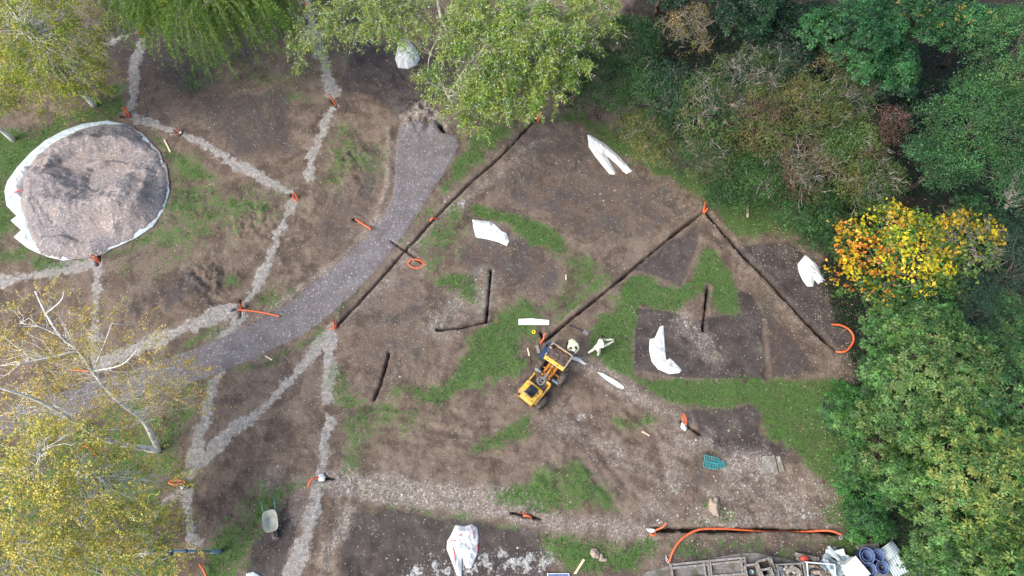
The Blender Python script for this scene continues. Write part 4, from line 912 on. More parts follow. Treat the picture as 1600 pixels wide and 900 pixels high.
# square timber planters
def sqbox(cx_, cy_, s, rz, h, label, mat, z=0.0, grp='square timber planters in the yard'):
    o = empty('timber_planter', Y(cx_, cy_, z), rz, label, 'planter', grp)
    for k in range(4):
        M_ = Matrix.Rotation(k * math.pi / 2, 3, 'Z'); a = MB(); nb = 3
        for i in range(nb): a.box(M_ @ Vector((0, s / 2, h * (i + .5) / nb)), (s - .05, .035, h / nb - .012), M=M_)
        a.build('side_panel', mat, o)
        b = MB().box(M_ @ Vector((0, s / 2 + .02, h + .015)), (s + .04, .09, .03), M=M_); b.build('top_rail', mat, o)
    MB().box((0, 0, .04), (s * .93, s * .93, .04)).build('floor', M_loam, o)
    MB().box((0, 0, .10), (s * .88, s * .88, .06)).build('soil', M_loam, o); return o
sqbox(1171, 893, .52, .12, .4, 'left square timber planter holding a small galvanised bucket', M_oldwood); sqbox(1192, 886.5, .6, .25, .45, 'largest square timber planter behind the other two', M_oldwood); sqbox(1190, 897.5, .42, .2, .75, 'small square timber planter in front at the bottom edge', M_oldwood)
o = MB().lathe([(.07, 0), (.1, .2), (.105, .2), (.09, .19), (.06, .02)], 16).build('bucket', M_galv, None, True); o.location = Y(1172, 893.5, .14); tag(o, 'small galvanised bucket inside the left timber planter', 'bucket')
def rubble(n, sx, sy, z0, z1, mats_, root, szr=(.08, .25), flat=.3, seed=1, name='rubble_piece'):
    rr = random.Random(seed); out = []
    for k in range(n):
        s1 = rr.uniform(*szr); s2 = s1 * rr.uniform(.4, .9); M_ = (Matrix.Rotation(rr.uniform(0, 6.3), 3, 'Z') @ Matrix.Rotation(rr.uniform(-.5, .5), 3, 'X') @ Matrix.Rotation(rr.uniform(-.4, .4), 3, 'Y'))
        mb = MB().box((0, 0, 0), (s1, s2, s1 * flat), M=M_, taper=rr.uniform(.6, .95)); o = mb.build(name, rr.choice(mats_), root, bevel=.006); o.location = Vector((rr.uniform(-sx, sx), rr.uniform(-sy, sy), rr.uniform(z0, z1))) if root else Vector(); out.append(o)
    return out
def stillage(cx_, cy_, lx, ly, h, rz, label, mats_, seed, fm):
    o = empty('open_crate', Y(cx_, cy_), rz, label, 'crate', 'open crates of rubble in the yard')
    for sx in (-1, 1):
        for sy in (-1, 1): MB().box((sx * lx / 2, sy * ly / 2, h / 2), (.05, .05, h)).build('post', fm, o)
    for s in (-1, 1):
        MB().box((0, s * ly / 2, h), (lx, .045, .05)).build('top_rail', fm, o); MB().box((s * lx / 2, 0, h + .003), (.045, ly, .05)).build('top_rail', fm, o)
        MB().box((0, s * (ly / 2 - .03), h * .4), (lx - .06, .02, h * .6)).build('side_panel', M_oldwood, o); MB().box((s * (lx / 2 - .03), 0, h * .4), (.02, ly - .08, h * .6)).build('side_panel', M_oldwood, o)
    MB().box((0, 0, .08), (lx * .95, ly * .95, .04)).build('floor', M_oldwood, o)
    rs = empty('rubble', Y(cx_, cy_), rz)
    bpy.data.objects.remove(rs)
    rr = random.Random(seed); mb = MB()
    for k in range(46):
        s1 = rr.uniform(.12, .34); M_ = (Matrix.Rotation(rr.uniform(0, 6.3), 3, 'Z') @ Matrix.Rotation(rr.uniform(-.6, .6), 3, 'X') @ Matrix.Rotation(rr.uniform(-.5, .5), 3, 'Y'))
        mb.box((rr.uniform(-lx / 2 + .12, lx / 2 - .12), rr.uniform(-ly / 2 + .12, ly / 2 - .12), rr.uniform(.15, h * .85)), (s1, s1 * rr.uniform(.3, .8), s1 * .22), M=M_, taper=rr.uniform(.6, .95))
    r = mb.build('rubble', mats_[0], None); r.location = o.location + Vector((0, 0, .004)); r.rotation_euler = (0, 0, rz)
    for q in mats_[1:]: r.data.materials.append(q)
    for i, f in enumerate(r.data.polygons): f.material_index = (i // 6 * 7) % len(mats_)
    return r
r = stillage(1229, 897, 1.15, .85, .6, .05, 'open crate with a pale frame full of cream rubble', [M_rub, M_rub, M_rub2, M_conc, M_rub3], 3, M_oldwood); tag(r, 'cream and grey broken stone filling the left crate', 'rubble', kind='stuff')
r = stillage(1274, 897, 1.2, .9, .65, -.08, 'open crate with a white frame full of brown slabs', [M_rub2, M_rub3, M_rub2, M_burlap], 5, M_white); tag(r, 'brown and slate coloured broken slabs filling the right crate', 'rubble', kind='stuff')
pl = empty('plank_stack', Y(1258, 875), 0, 'old grey planks lying behind the two crates', 'planks')
for a, b, w_ in (((1242,866),(1280,874),.16), ((1244,872),(1268,882),.14), ((1268,872),(1283,888),.12)): MB().bar(Y(*a, .12) - pl.location, Y(*b, .1) - pl.location, w_, .04).build('plank', M_oldwood, pl)
o = MB().lathe([(.12, 0), (.15, .1), (.13, .16), (.02, .18)], 12, Matrix.Scale(1.4, 4, (1, 0, 0))).build('red_cone_base', M_redpl, None, True); o.location = Y(1256, 873, .16); o.name = 'red_lid'; tag(o, 'faded red plastic lid on the old planks', 'lid')
# stack of blue grey boards and the white box
bs = empty('board_stack', Y(1303, 882), 0, 'heap of pale blue grey boards and torn sheeting beside the white box', 'boards'); rr = random.Random(4)
for k in range(16):
    a = rr.uniform(-1.3, .3); cx_, cy_ = rr.uniform(-.45, .3), rr.uniform(-.35, .5); ll = rr.uniform(.5, 1.0)
    M_ = Matrix.Rotation(a, 3, 'Z') @ Matrix.Rotation(rr.uniform(-.25, .25), 3, 'Y') @ Matrix.Rotation(rr.uniform(-.3, .3), 3, 'X')
    MB().box((cx_, cy_, .12 + .03 * k), (ll, rr.uniform(.12, .35), .02), M=M_).build('board', [M_rub3, M_sheetb, M_rub3, M_sheetb][k % 4], bs)
xb = empty('white_box', Y(1324, 889), .0, 'white panelled box standing open sided next to the blue tubs', 'box'); xa = -.95
RX = Matrix.Rotation(.62, 3, 'Z'); MB().box((0, 0, .5), (.62, .85, .9), M=RX).build('body', M_white, xb, bevel=.03); MB().box((0, 0, .97), (.66, .9, .05), M=RX).build('lid', M_sheet, xb, bevel=.015)
for k in range(4): MB().box(RX @ Vector((-.2 + .14 * k, 0, 1.0)), (.02, .8, .015), M=RX).build('lid_rib', M_white, xb)
# nested blue tubs
for px, py, r, lab, inn in ((1355,868,.33,'largest blue grey tub with a smaller tub nested inside','big'), (1373,867,.25,'smallest dark blue tub at the upper right of the four','one'), (1359,890,.30,'blue grey tub at the lower left of the four with rings nested inside','two'), (1379,887,.28,'blue grey tub at the lower right of the four with rings nested inside','two')):
    top = V(px, py, zz + .85); o = empty('plastic_tub', Vector((top.x, top.y, zz)), 0, lab, 'tub', 'blue plastic tubs in the yard')
    MB().lathe([(r * .72, 0), (r * .97, .83), (r * 1.04, .84), (r * 1.04, .87), (r * .93, .87), (r * .9, .8), (r * .66, .03)], 32).build('body', M_blue, o, True)
    if inn != 'one':
        q = r * .68; MB().lathe([(q * .7, .05), (q * .97, .74), (q * 1.04, .75), (q * 1.04, .78), (q * .92, .78), (q * .88, .7), (q * .6, .08)], 28, T((r * .12, .0, 0))).build('inner_tub', M_blue, o, True)
    if inn == 'two':
        q = r * .44; MB().lathe([(q * .7, .07), (q * .97, .66), (q * 1.04, .69), (q * .88, .69), (q * .7, .1)], 24, T((r * .12, 0, 0))).build('innermost_tub', M_navy, o, True)
    if inn != 'two': MB().lathe([(r * .5, .3), (.001, .31)], 20, close=False).build('dark_bottom', M_navy, o, True)
board('panel', [(1332,852),(1368,848),(1370,862),(1340,868)], M_oldwood, 'dark timber panel behind the blue tubs', 'panel', .25, .04)
def corr(px, py, lx, ly, rz, z, label, tilt=.15):
    mb = MB(); n = 25
    for i in range(n):
        x = -lx / 2 + lx * i / (n - 1); h = .025 * math.sin(i * math.pi / 2)
        mb.v += [(x, -ly / 2, h), (x, ly / 2, h), (x, ly / 2, h - .012), (x, -ly / 2, h - .012)]
    for i in range(n - 1):
        for k in range(4): mb.f.append((i * 4 + k, i * 4 + (k + 1) % 4, (i + 1) * 4 + (k + 1) % 4, (i + 1) * 4 + k))
    mb.f += [(0, 3, 2, 1), (n * 4 - 4, n * 4 - 3, n * 4 - 2, n * 4 - 1)]
    o = mb.build('corrugated_panel', M_sheetb, None, True); o.location = Y(px, py, z); o.rotation_euler = (tilt, .05, rz); return tag(o, label, 'panel', 'pale corrugated panels by the tubs')
corr(1388, 862, .55, .9, -1.0, .45, 'upper pale corrugated panel leaning by the tubs'); corr(1399, 881, .75, .95, .35, .4, 'lower pale corrugated panel leaning by the tubs', -.1)
sp = empty('solar_panel', Y(872, 898, .0), 0, 'flat blue framed panel cut by the bottom edge', 'panel'); sp.location.z = gz(sp.location.x, sp.location.y) + .1
MB().box((0, -.25, 0), (.98, .62, .04)).build('frame', M_white, sp); MB().box((0, -.25, .022), (.92, .56, .006)).build('blue_face', simple('blue_glass', (.10, .16, .30), .25), sp)
# hose at the foot of the long pipe
MB().tube([on(1047, 880, .06), on(1042, 884, .03), on(1034, 896, .03), on(1030, 910, .03)], .018, 6)
w1 = MB().tube(smooth_pts([on(1045, 878, .06), on(1041, 871, .05), on(1040, 868, .05), on(1041, 876, .04), on(1046, 881, .04)]), .014, 5).build('loop_of_rope', M_sheet, None, True); w1.name = 'rope'; tag(w1, 'thin pale rope at the left end of the very long pipe', 'rope')
w1 = MB().tube(smooth_pts([on(1314, 835, .1), on(1315, 840, .05), on(1312, 843, .05), on(1311, 840, .05), on(1314, 836, .06)]), .014, 5).build('rope', M_sheet, None, True); tag(w1, 'thin pale rope at the right end of the very long pipe', 'rope')
# ------------------------------------------------------------------ foliage
def leafmat(name, gloss=.5, trans=.25, tcol=(1.0, 1.1, .65)):
    m = NT(name); a = m.attr('tint'); p = m.pos()
    n = m.noise(p, 1.3, 2); c = m.mix(m.ramp(n, .3, .7), m.mix(1.0, a, (.82, .86, .86), 'MULTIPLY'), a)
    m.col(c); m.rough(gloss); m.b.inputs['Specular IOR Level'].default_value = .35
    tr = m.n('ShaderNodeBsdfTranslucent'); m.l(m.mix(1.0, c, tcol, 'MULTIPLY'), tr.inputs[0])
    mx = m.n('ShaderNodeMixShader'); mx.inputs[0].default_value = trans; m.l(m.b.outputs[0], mx.inputs[1]); m.l(tr.outputs[0], mx.inputs[2]); m.l(mx.outputs[0], m.out.inputs[0])
    return m.m
L_leaf = leafmat('leaf'); L_gloss = leafmat('glossy_leaf', .48, .15); L_grass = leafmat('grass_blade', .6, .3)
def barkmat(name, col, col2, sc=6):
    m = NT(name); p = m.obj(); mp = m.n('ShaderNodeMapping'); m.l(p, mp.inputs[0]); mp.inputs['Scale'].default_value = (1, 1, .4)
    n = m.noise(mp.outputs[0], sc, 5, .7); m.col(m.mix(m.ramp(n, .45, .62), col, col2)); m.rough(.85); m.bump(n, .01); return m.m
B_birch = barkmat('white_birch_bark', (.80, .78, .71), (.42, .39, .34)); B_grey = barkmat('grey_bark', (.33, .31, .27), (.15, .14, .12)); B_brown = barkmat('brown_bark', (.14, .11, .085), (.07, .055, .045)); B_twig = barkmat('pale_grey_twigs', (.42, .39, .35), (.24, .21, .19)); B_tan = barkmat('tan_twigs', (.27, .235, .18), (.17, .145, .11)); B_red = barkmat('reddish_twigs', (.17, .10, .09), (.27, .20, .17)); B_will = barkmat('willow_bark', (.36, .36, .28), (.22, .22, .15))

def unit(v): return v / (np.linalg.norm(v, axis=-1, keepdims=True) + 1e-9)
def leaf_arrays(P, D, N, L, Wd, col, shape='rhomb'):
    """n leaves as quads; D direction of the midrib, N rough normal"""
    D = unit(D); S_ = unit(np.cross(D, N)); N = np.cross(S_, D)
    L = L[:, None]; Wd = Wd[:, None]
    if shape == 'maple':
        out = []
        for ang, k in ((0, 1), (1.0, .8), (-1.0, .8)):
            d = D * math.cos(ang) + S_ * math.sin(ang); s = np.cross(d, N)
            out.append(np.stack([P, P + d * L * k * .55 + s * Wd * .38, P + d * L * k, P + d * L * k * .55 - s * Wd * .38], 1))
        return np.concatenate(out), np.concatenate([col] * 3)
    q = np.stack([P, P + D * L * .45 + S_ * Wd * .5 + N * L * .05, P + D * L, P + D * L * .45 - S_ * Wd * .5 + N * L * .05], 1)
    return q, col
def leaf_mesh(name, parts):
    Q = np.concatenate([p[0] for p in parts]); K = np.concatenate([p[1] for p in parts]); n = len(Q)
    me = bpy.data.meshes.new(name); me.vertices.add(4 * n); me.vertices.foreach_set('co', Q.astype(np.float32).ravel())
    me.loops.add(4 * n); me.loops.foreach_set('vertex_index', np.arange(4 * n, dtype=np.int32)); me.polygons.add(n)
    me.polygons.foreach_set('loop_start', (np.arange(n) * 4).astype(np.int32)); me.polygons.foreach_set('loop_total', np.full(n, 4, np.int32)); me.update()
    A = me.color_attributes.new('tint', 'FLOAT_COLOR', 'POINT'); c = np.ones((n, 4, 4), np.float32); c[:, :, :3] = np.clip(K, 0, 1)[:, None, :]; A.data.foreach_set('color', c.ravel()); return me
def rsph(n):
    v = rng.normal(size=(n, 3)); return unit(v)
def pick(pal, wts, n):
    pal = np.array(pal); i = rng.choice(len(pal), n, p=np.array(wts) / sum(wts)); return pal[i]
def jitter(c, s=.15):
    return c * (1 + rng.normal(size=(len(c), 1)) * s) * (1 + rng.normal(size=c.shape) * s * .35)
NLEAF = 0
def crown_lobes(c, R, Hh, nl, seed, lr=(.32, .5)):
    r = np.random.default_rng(seed); lobes = []
    for k in range(nl):
        a = 2.399 * k + r.uniform(-.4, .4); q = math.sqrt((k + .5) / nl) * .78
        rad = R * r.uniform(*lr); z = Hh * (1 - (q / .9) ** 2 * .75) * r.uniform(.75, 1.05) - rad * .6
        lobes.append((c[0] + R * q * math.cos(a), c[1] + R * q * math.sin(a), c[2] + z, rad, r.uniform(.78, 1.2)))
    return lobes
def tubes(name, lines, mat, parent, n=5):
    mb = MB()
    for pts, rad in lines: mb.tube(pts, rad, n)
    return mb.build(name, mat, parent, True)
def wig(a, b, k=4, amt=.08):
    a = np.array(a, float); b = np.array(b, float); d = np.linalg.norm(b - a); out = [a]
    for i in range(1, k): t = i / k; out.append(a + (b - a) * t + rng.normal(size=3) * d * amt * math.sin(math.pi * t))
    out.append(b); return out

def tree(name, px, py, z, R, Hh, label, cat, pal, wts, mode='rosette', bark=B_brown, leaf=(.13, .06), nros=2600, nl=12, seed=1, group=None, twigs=0, twigmat=None, gloss=False, open_=0.0, droop=.25, lr=(.32, .5), squash=.75, base=None, trunk_r=.16, per=8, tips=None, limb=True, xo=-9):
    """crown centre given at height z over the photo pixel; the stem stands right below it (or at base)"""
    global NLEAF
    c = G(px, py, z); g0 = G(px, py, 0); bx, by = c[0] + .5 * (g0[0] - c[0]), c[1] + .5 * (g0[1] - c[1]); b = Vector((bx, by, float(zt(bx, by)[0])))
    root = empty(name, b, 0, label, cat, group); o = np.array(b)
    big = mode == 'rosette' and R > 2.3 and not gloss
    if big: nl = nl * 2; lr = (.19, .32); squash = .9; nros = int(nros * 1.1)
    gain = 1.5 if mode == 'rosette' and not gloss else 1.2
    lobes = crown_lobes(c - o, R, Hh, nl, seed, lr)
    LB = np.array([l[:4] for l in lobes]); LV = np.array([l[4] for l in lobes])
    w_ = LB[:, 3] ** 2; w_ /= w_.sum(); n = nros; li = rng.choice(nl, n, p=w_)
    d = rsph(n); d[:, 2] = np.where(d[:, 2] < -.35, -d[:, 2], d[:, 2]); d = unit(d + [0, 0, .15])
    rr = LB[li, 3] * (1 + rng.normal(size=n) * .10) * (1 - .35 * rng.random(n) ** 2.5); rr *= .85 + .35 * (vnoise(d[:, 0] * 3 + li * 7, d[:, 1] * 3 + d[:, 2] * 2, seed))
    P = LB[li, :3] + d * rr[:, None] * [1, 1, squash]
    dd = np.min(np.linalg.norm((P[:, None] - LB[None, :, :3]) / [1, 1, squash], axis=2) / LB[None, :, 3] + (np.arange(nl)[None] == li[:, None]) * 9, axis=1)
    keep = (dd > .72) & (rng.random(n) > open_ * (fbm(P[:, 0] * 1.3 + seed, P[:, 1] * 1.3 + P[:, 2], 2, seed) > .5)); P, d, li = P[keep], d[keep], li[keep]; n = len(P)
    if mode == 'rosette' or mode == 'spray':
        nc = max(60, n // (7 if mode == 'rosette' else 6)); ci = rng.choice(n, nc, replace=False); own = np.empty(n, int)
        for s0_ in range(0, n, 2000): own[s0_:s0_ + 2000] = ci[np.argmin(((P[s0_:s0_ + 2000, None] - P[ci][None]) ** 2).sum(2), 1)]
        P = P[own] + (P - P[own]) * .62; clb = np.exp(rng.normal(size=n) * .16)[own]
    else: clb = np.ones(n)
    lp = pick(pal, wts, nl)[li]; cp = np.where((rng.random(n) < .55)[:, None], lp, pick(pal, wts, n)); cp = cp * LV[li][:, None]; cp = jitter(cp, .2) * gain * clb[:, None]
    if mode == 'maple':
        u_ = (P[:, 0] - (c - o)[0]) / R + rng.normal(size=n) * .25; vv_ = (P[:, 1] - (c - o)[1]) / R + rng.normal(size=n) * .25; cp = np.where((u_ < xo)[:, None], jitter(pick([(.60, .20, .03), (.64, .36, .02), (.62, .48, .02), (.07, .15, .03)], [2.5, 1.5, 1.5, 1.2], n), .15), cp); gsel = (vv_ < -.35) & (rng.random(n) < .75); cp[gsel] = jitter(pick([(.05, .13, .035), (.09, .17, .03)], [2, 1], int(gsel.sum())), .2)
    if tips is not None:
        hi = (P[:, 2] > np.quantile(P[:, 2], .55)) & (rng.random(n) < tips[1]); cp[hi] = jitter(np.tile(np.array(tips[0]), (hi.sum(), 1)), .12)
    parts = []
    if mode == 'rosette':
        az = rng.random((n, 1)) * 6.28 + np.arange(per)[None] * (2 * math.pi / per) + rng.normal(size=(n, per)) * .25
        nn = unit(d * [.6, .6, .6] + [0, 0, .7] + rng.normal(size=(n, 3)) * .2); t1 = unit(np.cross(nn, rng.normal(size=(n, 3)))); t2 = np.cross(nn, t1)
        el = rng.normal(size=(n, per)) * .3 + .05
        D = (t1[:, None] * np.cos(az)[..., None] + t2[:, None] * np.sin(az)[..., None]) * np.cos(el)[..., None] + nn[:, None] * np.sin(el)[..., None]; D[..., 2] -= droop
        Nn = nn[:, None] + rng.normal(size=(n, per, 3)) * .3; PP = P[:, None] + D * leaf[0] * .15 + nn[:, None] * rng.random((n, per, 1)) * leaf[0] * .5
        k = n * per; L = leaf[0] * (.7 + .6 * rng.random(k)); W = leaf[1] * (.75 + .5 * rng.random(k))
        parts.append(leaf_arrays(PP.reshape(-1, 3), D.reshape(-1, 3), Nn.reshape(-1, 3), L, W, jitter(np.repeat(cp, per, 0), .10)))
    else:    # 'spray' little leaves scattered round each point, 'maple' big lobed leaves
        k = n * per; sp = leaf[0] * (3.2 if mode == 'spray' else 2.2)
        PP = np.repeat(P, per, 0) + rng.normal(size=(k, 3)) * sp * ([.36, .36, .25] if mode == 'spray' else [.6, .6, .4])
        D = rsph(k); D[:, 2] -= droop; Nn = rsph(k) * .8 + [0, 0, 1] + np.repeat(d, per, 0) * .4
        L = leaf[0] * (.7 + .6 * rng.random(k)); W = leaf[1] * (.75 + .5 * rng.random(k))
        parts.append(leaf_arrays(PP, D, Nn, L, W, jitter(np.repeat(cp, per, 0), .16), 'maple' if mode == 'maple' else 'rhomb'))
    NLEAF += sum(len(q[0]) for q in parts)
    link('crown', leaf_mesh('crown', parts), L_gloss if gloss else L_leaf, root)
    lines = []
    if limb:
        ctr = (c - o) + [0, 0, -Hh * .1]; st_ = np.array([0, 0, -.1]); 
        lines.append((wig(st_, ctr * [.8, .8, .75], 4, .03), [trunk_r, trunk_r * .9, trunk_r * .8, trunk_r * .65, trunk_r * .5]))
        for l in LB: lines.append((wig(ctr * [.8, .8, .75], l[:3] + [0, 0, l[3] * .3], 4, .06), [trunk_r * .5, trunk_r * .38, trunk_r * .28, trunk_r * .18, .02]))
        mbt = MB()
        for pts, rad in lines: mbt.tube(pts, rad, 7)
    if twigs:
        tl = []
        for k in range(twigs):
            j = rng.choice(nl, p=w_); l = LB[j]; v = unit(rng.normal(size=3) + [0, 0, .9]); s0 = l[:3] + [0, 0, l[3] * .26] + rng.normal(size=3) * .01; e0 = l[:3] + v * l[3] * rng.uniform(1.0, 1.38) * [1, 1, squash]
            pts = wig(s0, e0, 4, .09); tl.append((pts, [.02, .017, .013, .009, .005]))
            for q in range(3):
                i = rng.integers(1, 4); e1 = pts[i] + (unit(rng.normal(size=3) + v * 1.3)) * l[3] * rng.uniform(.3, .6); tl.append((wig(pts[i], e1, 2, .1), [.011, .008, .004]))
        for pts, rad in tl: mbt.tube(pts, rad, 3)
    if limb: mbt.build('trunk', (twigmat or B_twig) if twigs else bark, root, True)
    return root

# palettes (leaf reflectance)
GREEN = [(.042, .105, .026), (.062, .132, .034), (.028, .072, .020), (.090, .160, .042)]
DGREEN = [(.028, .080, .028), (.042, .105, .032), (.022, .062, .026), (.062, .125, .036)]
BLUEG = [(.028, .066, .040), (.036, .082, .046), (.022, .050, .034)]
MIXED = [(.060, .105, .030), (.10, .13, .035), (.045, .085, .030), (.15, .14, .04), (.13, .08, .055)]
BIRCHY = [(.50, .41, .085), (.38, .36, .08), (.18, .24, .06), (.60, .47, .11)]
BIRCHG = [(.21, .27, .035), (.31, .32, .04), (.14, .20, .03), (.42, .36, .05)]
MAPLE = [(.60, .45, .03), (.58, .28, .04), (.30, .36, .04), (.06, .15, .03), (.66, .52, .04)]
WILL = [(.15, .25, .035), (.23, .32, .045), (.07, .14, .025), (.34, .36, .08)]

WG = 'trees and shrubs of the wood on the right'
# big green trees, lower right
tree('broadleaf_tree', 1440, 590, 6.5, 3.1, 2.6, 'broad green tree with yellowish tips directly below the orange and yellow maple', 'tree', GREEN, [3, 3, 3, 1], nros=4200, nl=16, seed=11, group=WG, tips=((.17, .24, .075), .4), leaf=(.15, .062), trunk_r=.2)
tree('broadleaf_tree', 1385, 700, 5.0, 2.6, 2.2, 'rounded green tree bulging furthest left into the grass at the right edge', 'tree', GREEN, [3, 2, 4, .5], nros=3200, nl=13, seed=12, group=WG, tips=((.14, .21, .065), .3), leaf=(.14, .06), trunk_r=.17)
tree('broadleaf_tree', 1545, 640, 6.5, 2.8, 2.2, 'dark green tree at the right edge beside the broad one below the maple', 'tree', DGREEN + GREEN, [2, 2, 1, 1, 2, 1, 2, .5], nros=3000, nl=12, seed=13, group=WG, twigs=40, leaf=(.14, .055), trunk_r=.18)
tree('broadleaf_tree', 1498, 755, 7.0, 3.1, 2.6, 'tall yellow green tree up and right of the blue tubs', 'tree', GREEN, [2, 4, 1, 4], nros=4200, nl=16, seed=14, group=WG, tips=((.24, .29, .07), .4), leaf=(.15, .06), trunk_r=.22)
tree('broadleaf_tree', 1590, 770, 7.0, 2.8, 2.2, 'yellow green tree at the right edge, just above the bottom right corner tree', 'tree', GREEN, [2, 4, 2, 3], nros=3000, nl=12, seed=15, group=WG, tips=((.19, .26, .055), .35), twigs=40, leaf=(.15, .06), trunk_r=.18)
tree('broadleaf_tree', 1498, 885, 6.0, 2.0, 2.0, 'mid green tree at the bottom edge touching the corrugated panels', 'tree', GREEN + DGREEN, [2, 2, 3, .5, 1, 2, 1, 1], nros=2800, nl=11, seed=16, group=WG, leaf=(.14, .058), trunk_r=.16)
tree('broadleaf_tree', 1560, 905, 7.5, 3.0, 2.4, 'green tree in the bottom right corner of the photo', 'tree', GREEN, [3, 3, 2, 2], nros=3000, nl=12, seed=17, group=WG, tips=((.16, .24, .05), .35), leaf=(.15, .06), trunk_r=.18)
for i, (px, py, z, R, lb) in enumerate([(1318, 640, .9, 1.3, 'low green bush at the wood edge level with the white bagged pipe stubs'), (1345, 760, 1.0, 1.5, 'low bush at the wood edge level with the concrete slab'), (1352, 815, .8, 1.1, 'lowest bush at the wood edge near the end of the very long pipe'), (1372, 590, 1.4, 1.1, 'dark bush right of the half circle of orange pipe')]):
    tree('bush', px, py, z, R, 1.1, lb, 'bush', [(.030, .105, .022), (.022, .080, .020), (.045, .125, .028), (.028, .07, .03)], [3, 2, 2, 1 + 3 * (i == 3)], nros=1200, nl=8, seed=30 + i, group=WG, leaf=(.10, .055), trunk_r=.04, per=6)
# maple and its neighbours
tree('maple_tree', 1398, 418, 4.5, 2.75, 1.8, 'maple with orange and yellow autumn leaves left of the dark wood', 'tree', MAPLE, [3, .5, 3, 7, 2], mode='maple', nros=1500, nl=17, seed=51, group=WG, leaf=(.11, .105), per=8, xo=-.42, twigs=30, twigmat=B_grey, trunk_r=.13, squash=.6, open_=.55)
tree('maple_tree', 1498, 385, 5.0, 1.8, 1.5, 'sparser yellow and olive maple with bare twigs showing, right of the orange one', 'tree', [(.52, .36, .02), (.20, .22, .03), (.12, .17, .035), (.60, .38, .03)], [3, 2, 3, 1], mode='maple', nros=330, nl=10, seed=52, group=WG, leaf=(.105, .10), per=7, twigs=70, twigmat=B_grey, trunk_r=.1, squash=.6, open_=.4)
tree('dark_shrub', 1400, 492, 3.2, 1.9, 1.4, 'dark blue green shrub tucked under the lower side of the maple', 'shrub', DGREEN + BLUEG, [2, 3, 1, 2, 2, 2, 1], nros=1700, nl=9, seed=53, group=WG, leaf=(.13, .06))
tree('yew_tree', 1490, 480, 4.2, 1.9, 1.7, 'bluish dark evergreen between the maples and the broad green tree', 'tree', BLUEG, [2, 2, 1], mode='spray', nros=2300, nl=9, seed=54, group=WG, leaf=(.07, .018), per=10, gloss=True)
tree('yew_tree', 1590, 425, 4.5, 2.2, 2.0, 'near black evergreen at the right edge of the photo level with the maples', 'tree', BLUEG, [2, 2, 3], mode='spray', nros=2300, nl=9, seed=55, group=WG, leaf=(.07, .018), per=10, gloss=True)
tree('dark_shrub', 1590, 525, 4.0, 1.9, 1.6, 'dark green shrub with pale twigs at the right edge below the black evergreen', 'shrub', DGREEN, [3, 1, 2, 1], nros=1700, nl=9, seed=56, group=WG, twigs=50)
# right upper trees
tree('broadleaf_tree', 1585, 120, 7.5, 3.0, 2.4, 'fresh green tree in the upper right corner of the photo', 'tree', [(.055, .15, .045), (.045, .12, .04), (.085, .17, .05), (.035, .09, .035)], [3, 3, 2, 2], mode='spray', nros=3800, nl=14, seed=61, group=WG, leaf=(.09, .045), per=9, trunk_r=.18)
tree('broadleaf_tree', 1525, 210, 7.0, 2.7, 2.2, 'fresh green tree with a ragged left side right of the dark gap', 'tree', [(.050, .14, .042), (.040, .11, .038), (.075, .16, .045), (.030, .08, .034)], [3, 3, 2, 2], mode='spray', nros=3600, nl=13, seed=62, group=WG, leaf=(.09, .045), per=9, trunk_r=.17, open_=.25)
tree('broadleaf_tree', 1462, 262, 5.0, 1.5, 1.8, 'small bluish green tree between the twiggy shrubs and the fresh green ones', 'tree', [(.040, .11, .045), (.030, .085, .036), (.055, .13, .05)], [3, 3, 2], mode='spray', nros=2100, nl=10, seed=63, group=WG, leaf=(.09, .045), per=8)
tree('broadleaf_tree', 1600, 300, 6.0, 2.3, 2.0, 'dull green tree with bare twigs at the right edge above the black evergreen', 'tree', [(.040, .11, .04), (.030, .08, .035), (.06, .13, .045)], [3, 3, 2], mode='spray', nros=2300, nl=10, seed=64, group=WG, leaf=(.09, .042), per=8, twigs=60, open_=.3)
tree('dark_shrub', 1510, 350, 3.0, 1.5, 1.4, 'dark ivy green shrub directly above the maples', 'shrub', DGREEN, [2, 1, 4, .3], nros=1500, nl=9, seed=65, group=WG, leaf=(.12, .07), open_=.4)
# laurels along the top
for i, (px, py, z, R, lb, br, wts) in enumerate([(1160, 5, 4.5, 2.3, 'dark laurel at the top edge right of the tan bare shrub', 0, [3, 2, 2, .2]), (1250, 60, 3.5, 1.9, 'near black laurel between the tan shrubs and the bright laurel', 0, [2, 1, 4, 0]), (1335, 60, 5.0, 2.4, 'largest laurel with bright emerald leaves at the top', 1, [2, 3, 0, 4]), (1440, 30, 5.0, 2.3, 'laurel with scattered yellow leaves at the top edge', 1, [2, 3, 1, 3]), (1385, 118, 3.8, 1.4, 'lower laurel hanging over the dark gap', 1, [3, 3, 1, 2]), (1510, 60, 4.5, 1.7, 'narrow laurel mixed with yellowing leaves beside the fresh green corner tree', 0, [3, 2, 2, 2]), (1035, -20, 4.0, 1.8, 'laurel cut by the top edge left of the tan bare shrub', 0, [3, 3, 2, 1]), (1440, 175, 2.0, 1.5, 'shadowy low ivy bush at the bottom of the dark gap', 0, [1, 0, 5, 0])]):
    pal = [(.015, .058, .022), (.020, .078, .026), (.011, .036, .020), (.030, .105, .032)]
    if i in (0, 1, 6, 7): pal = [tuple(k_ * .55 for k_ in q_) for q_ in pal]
    t_ = tree('laurel', px, py, z, R, 1.8, lb, 'laurel', pal, wts, nros=2600 if R > 2 else 1700, nl=11, seed=70 + i, group=WG, leaf=(.17, .065), gloss=True, per=8, droop=.3, tips=(((.30, .26, .06), .07) if i in (3, 5) else None))
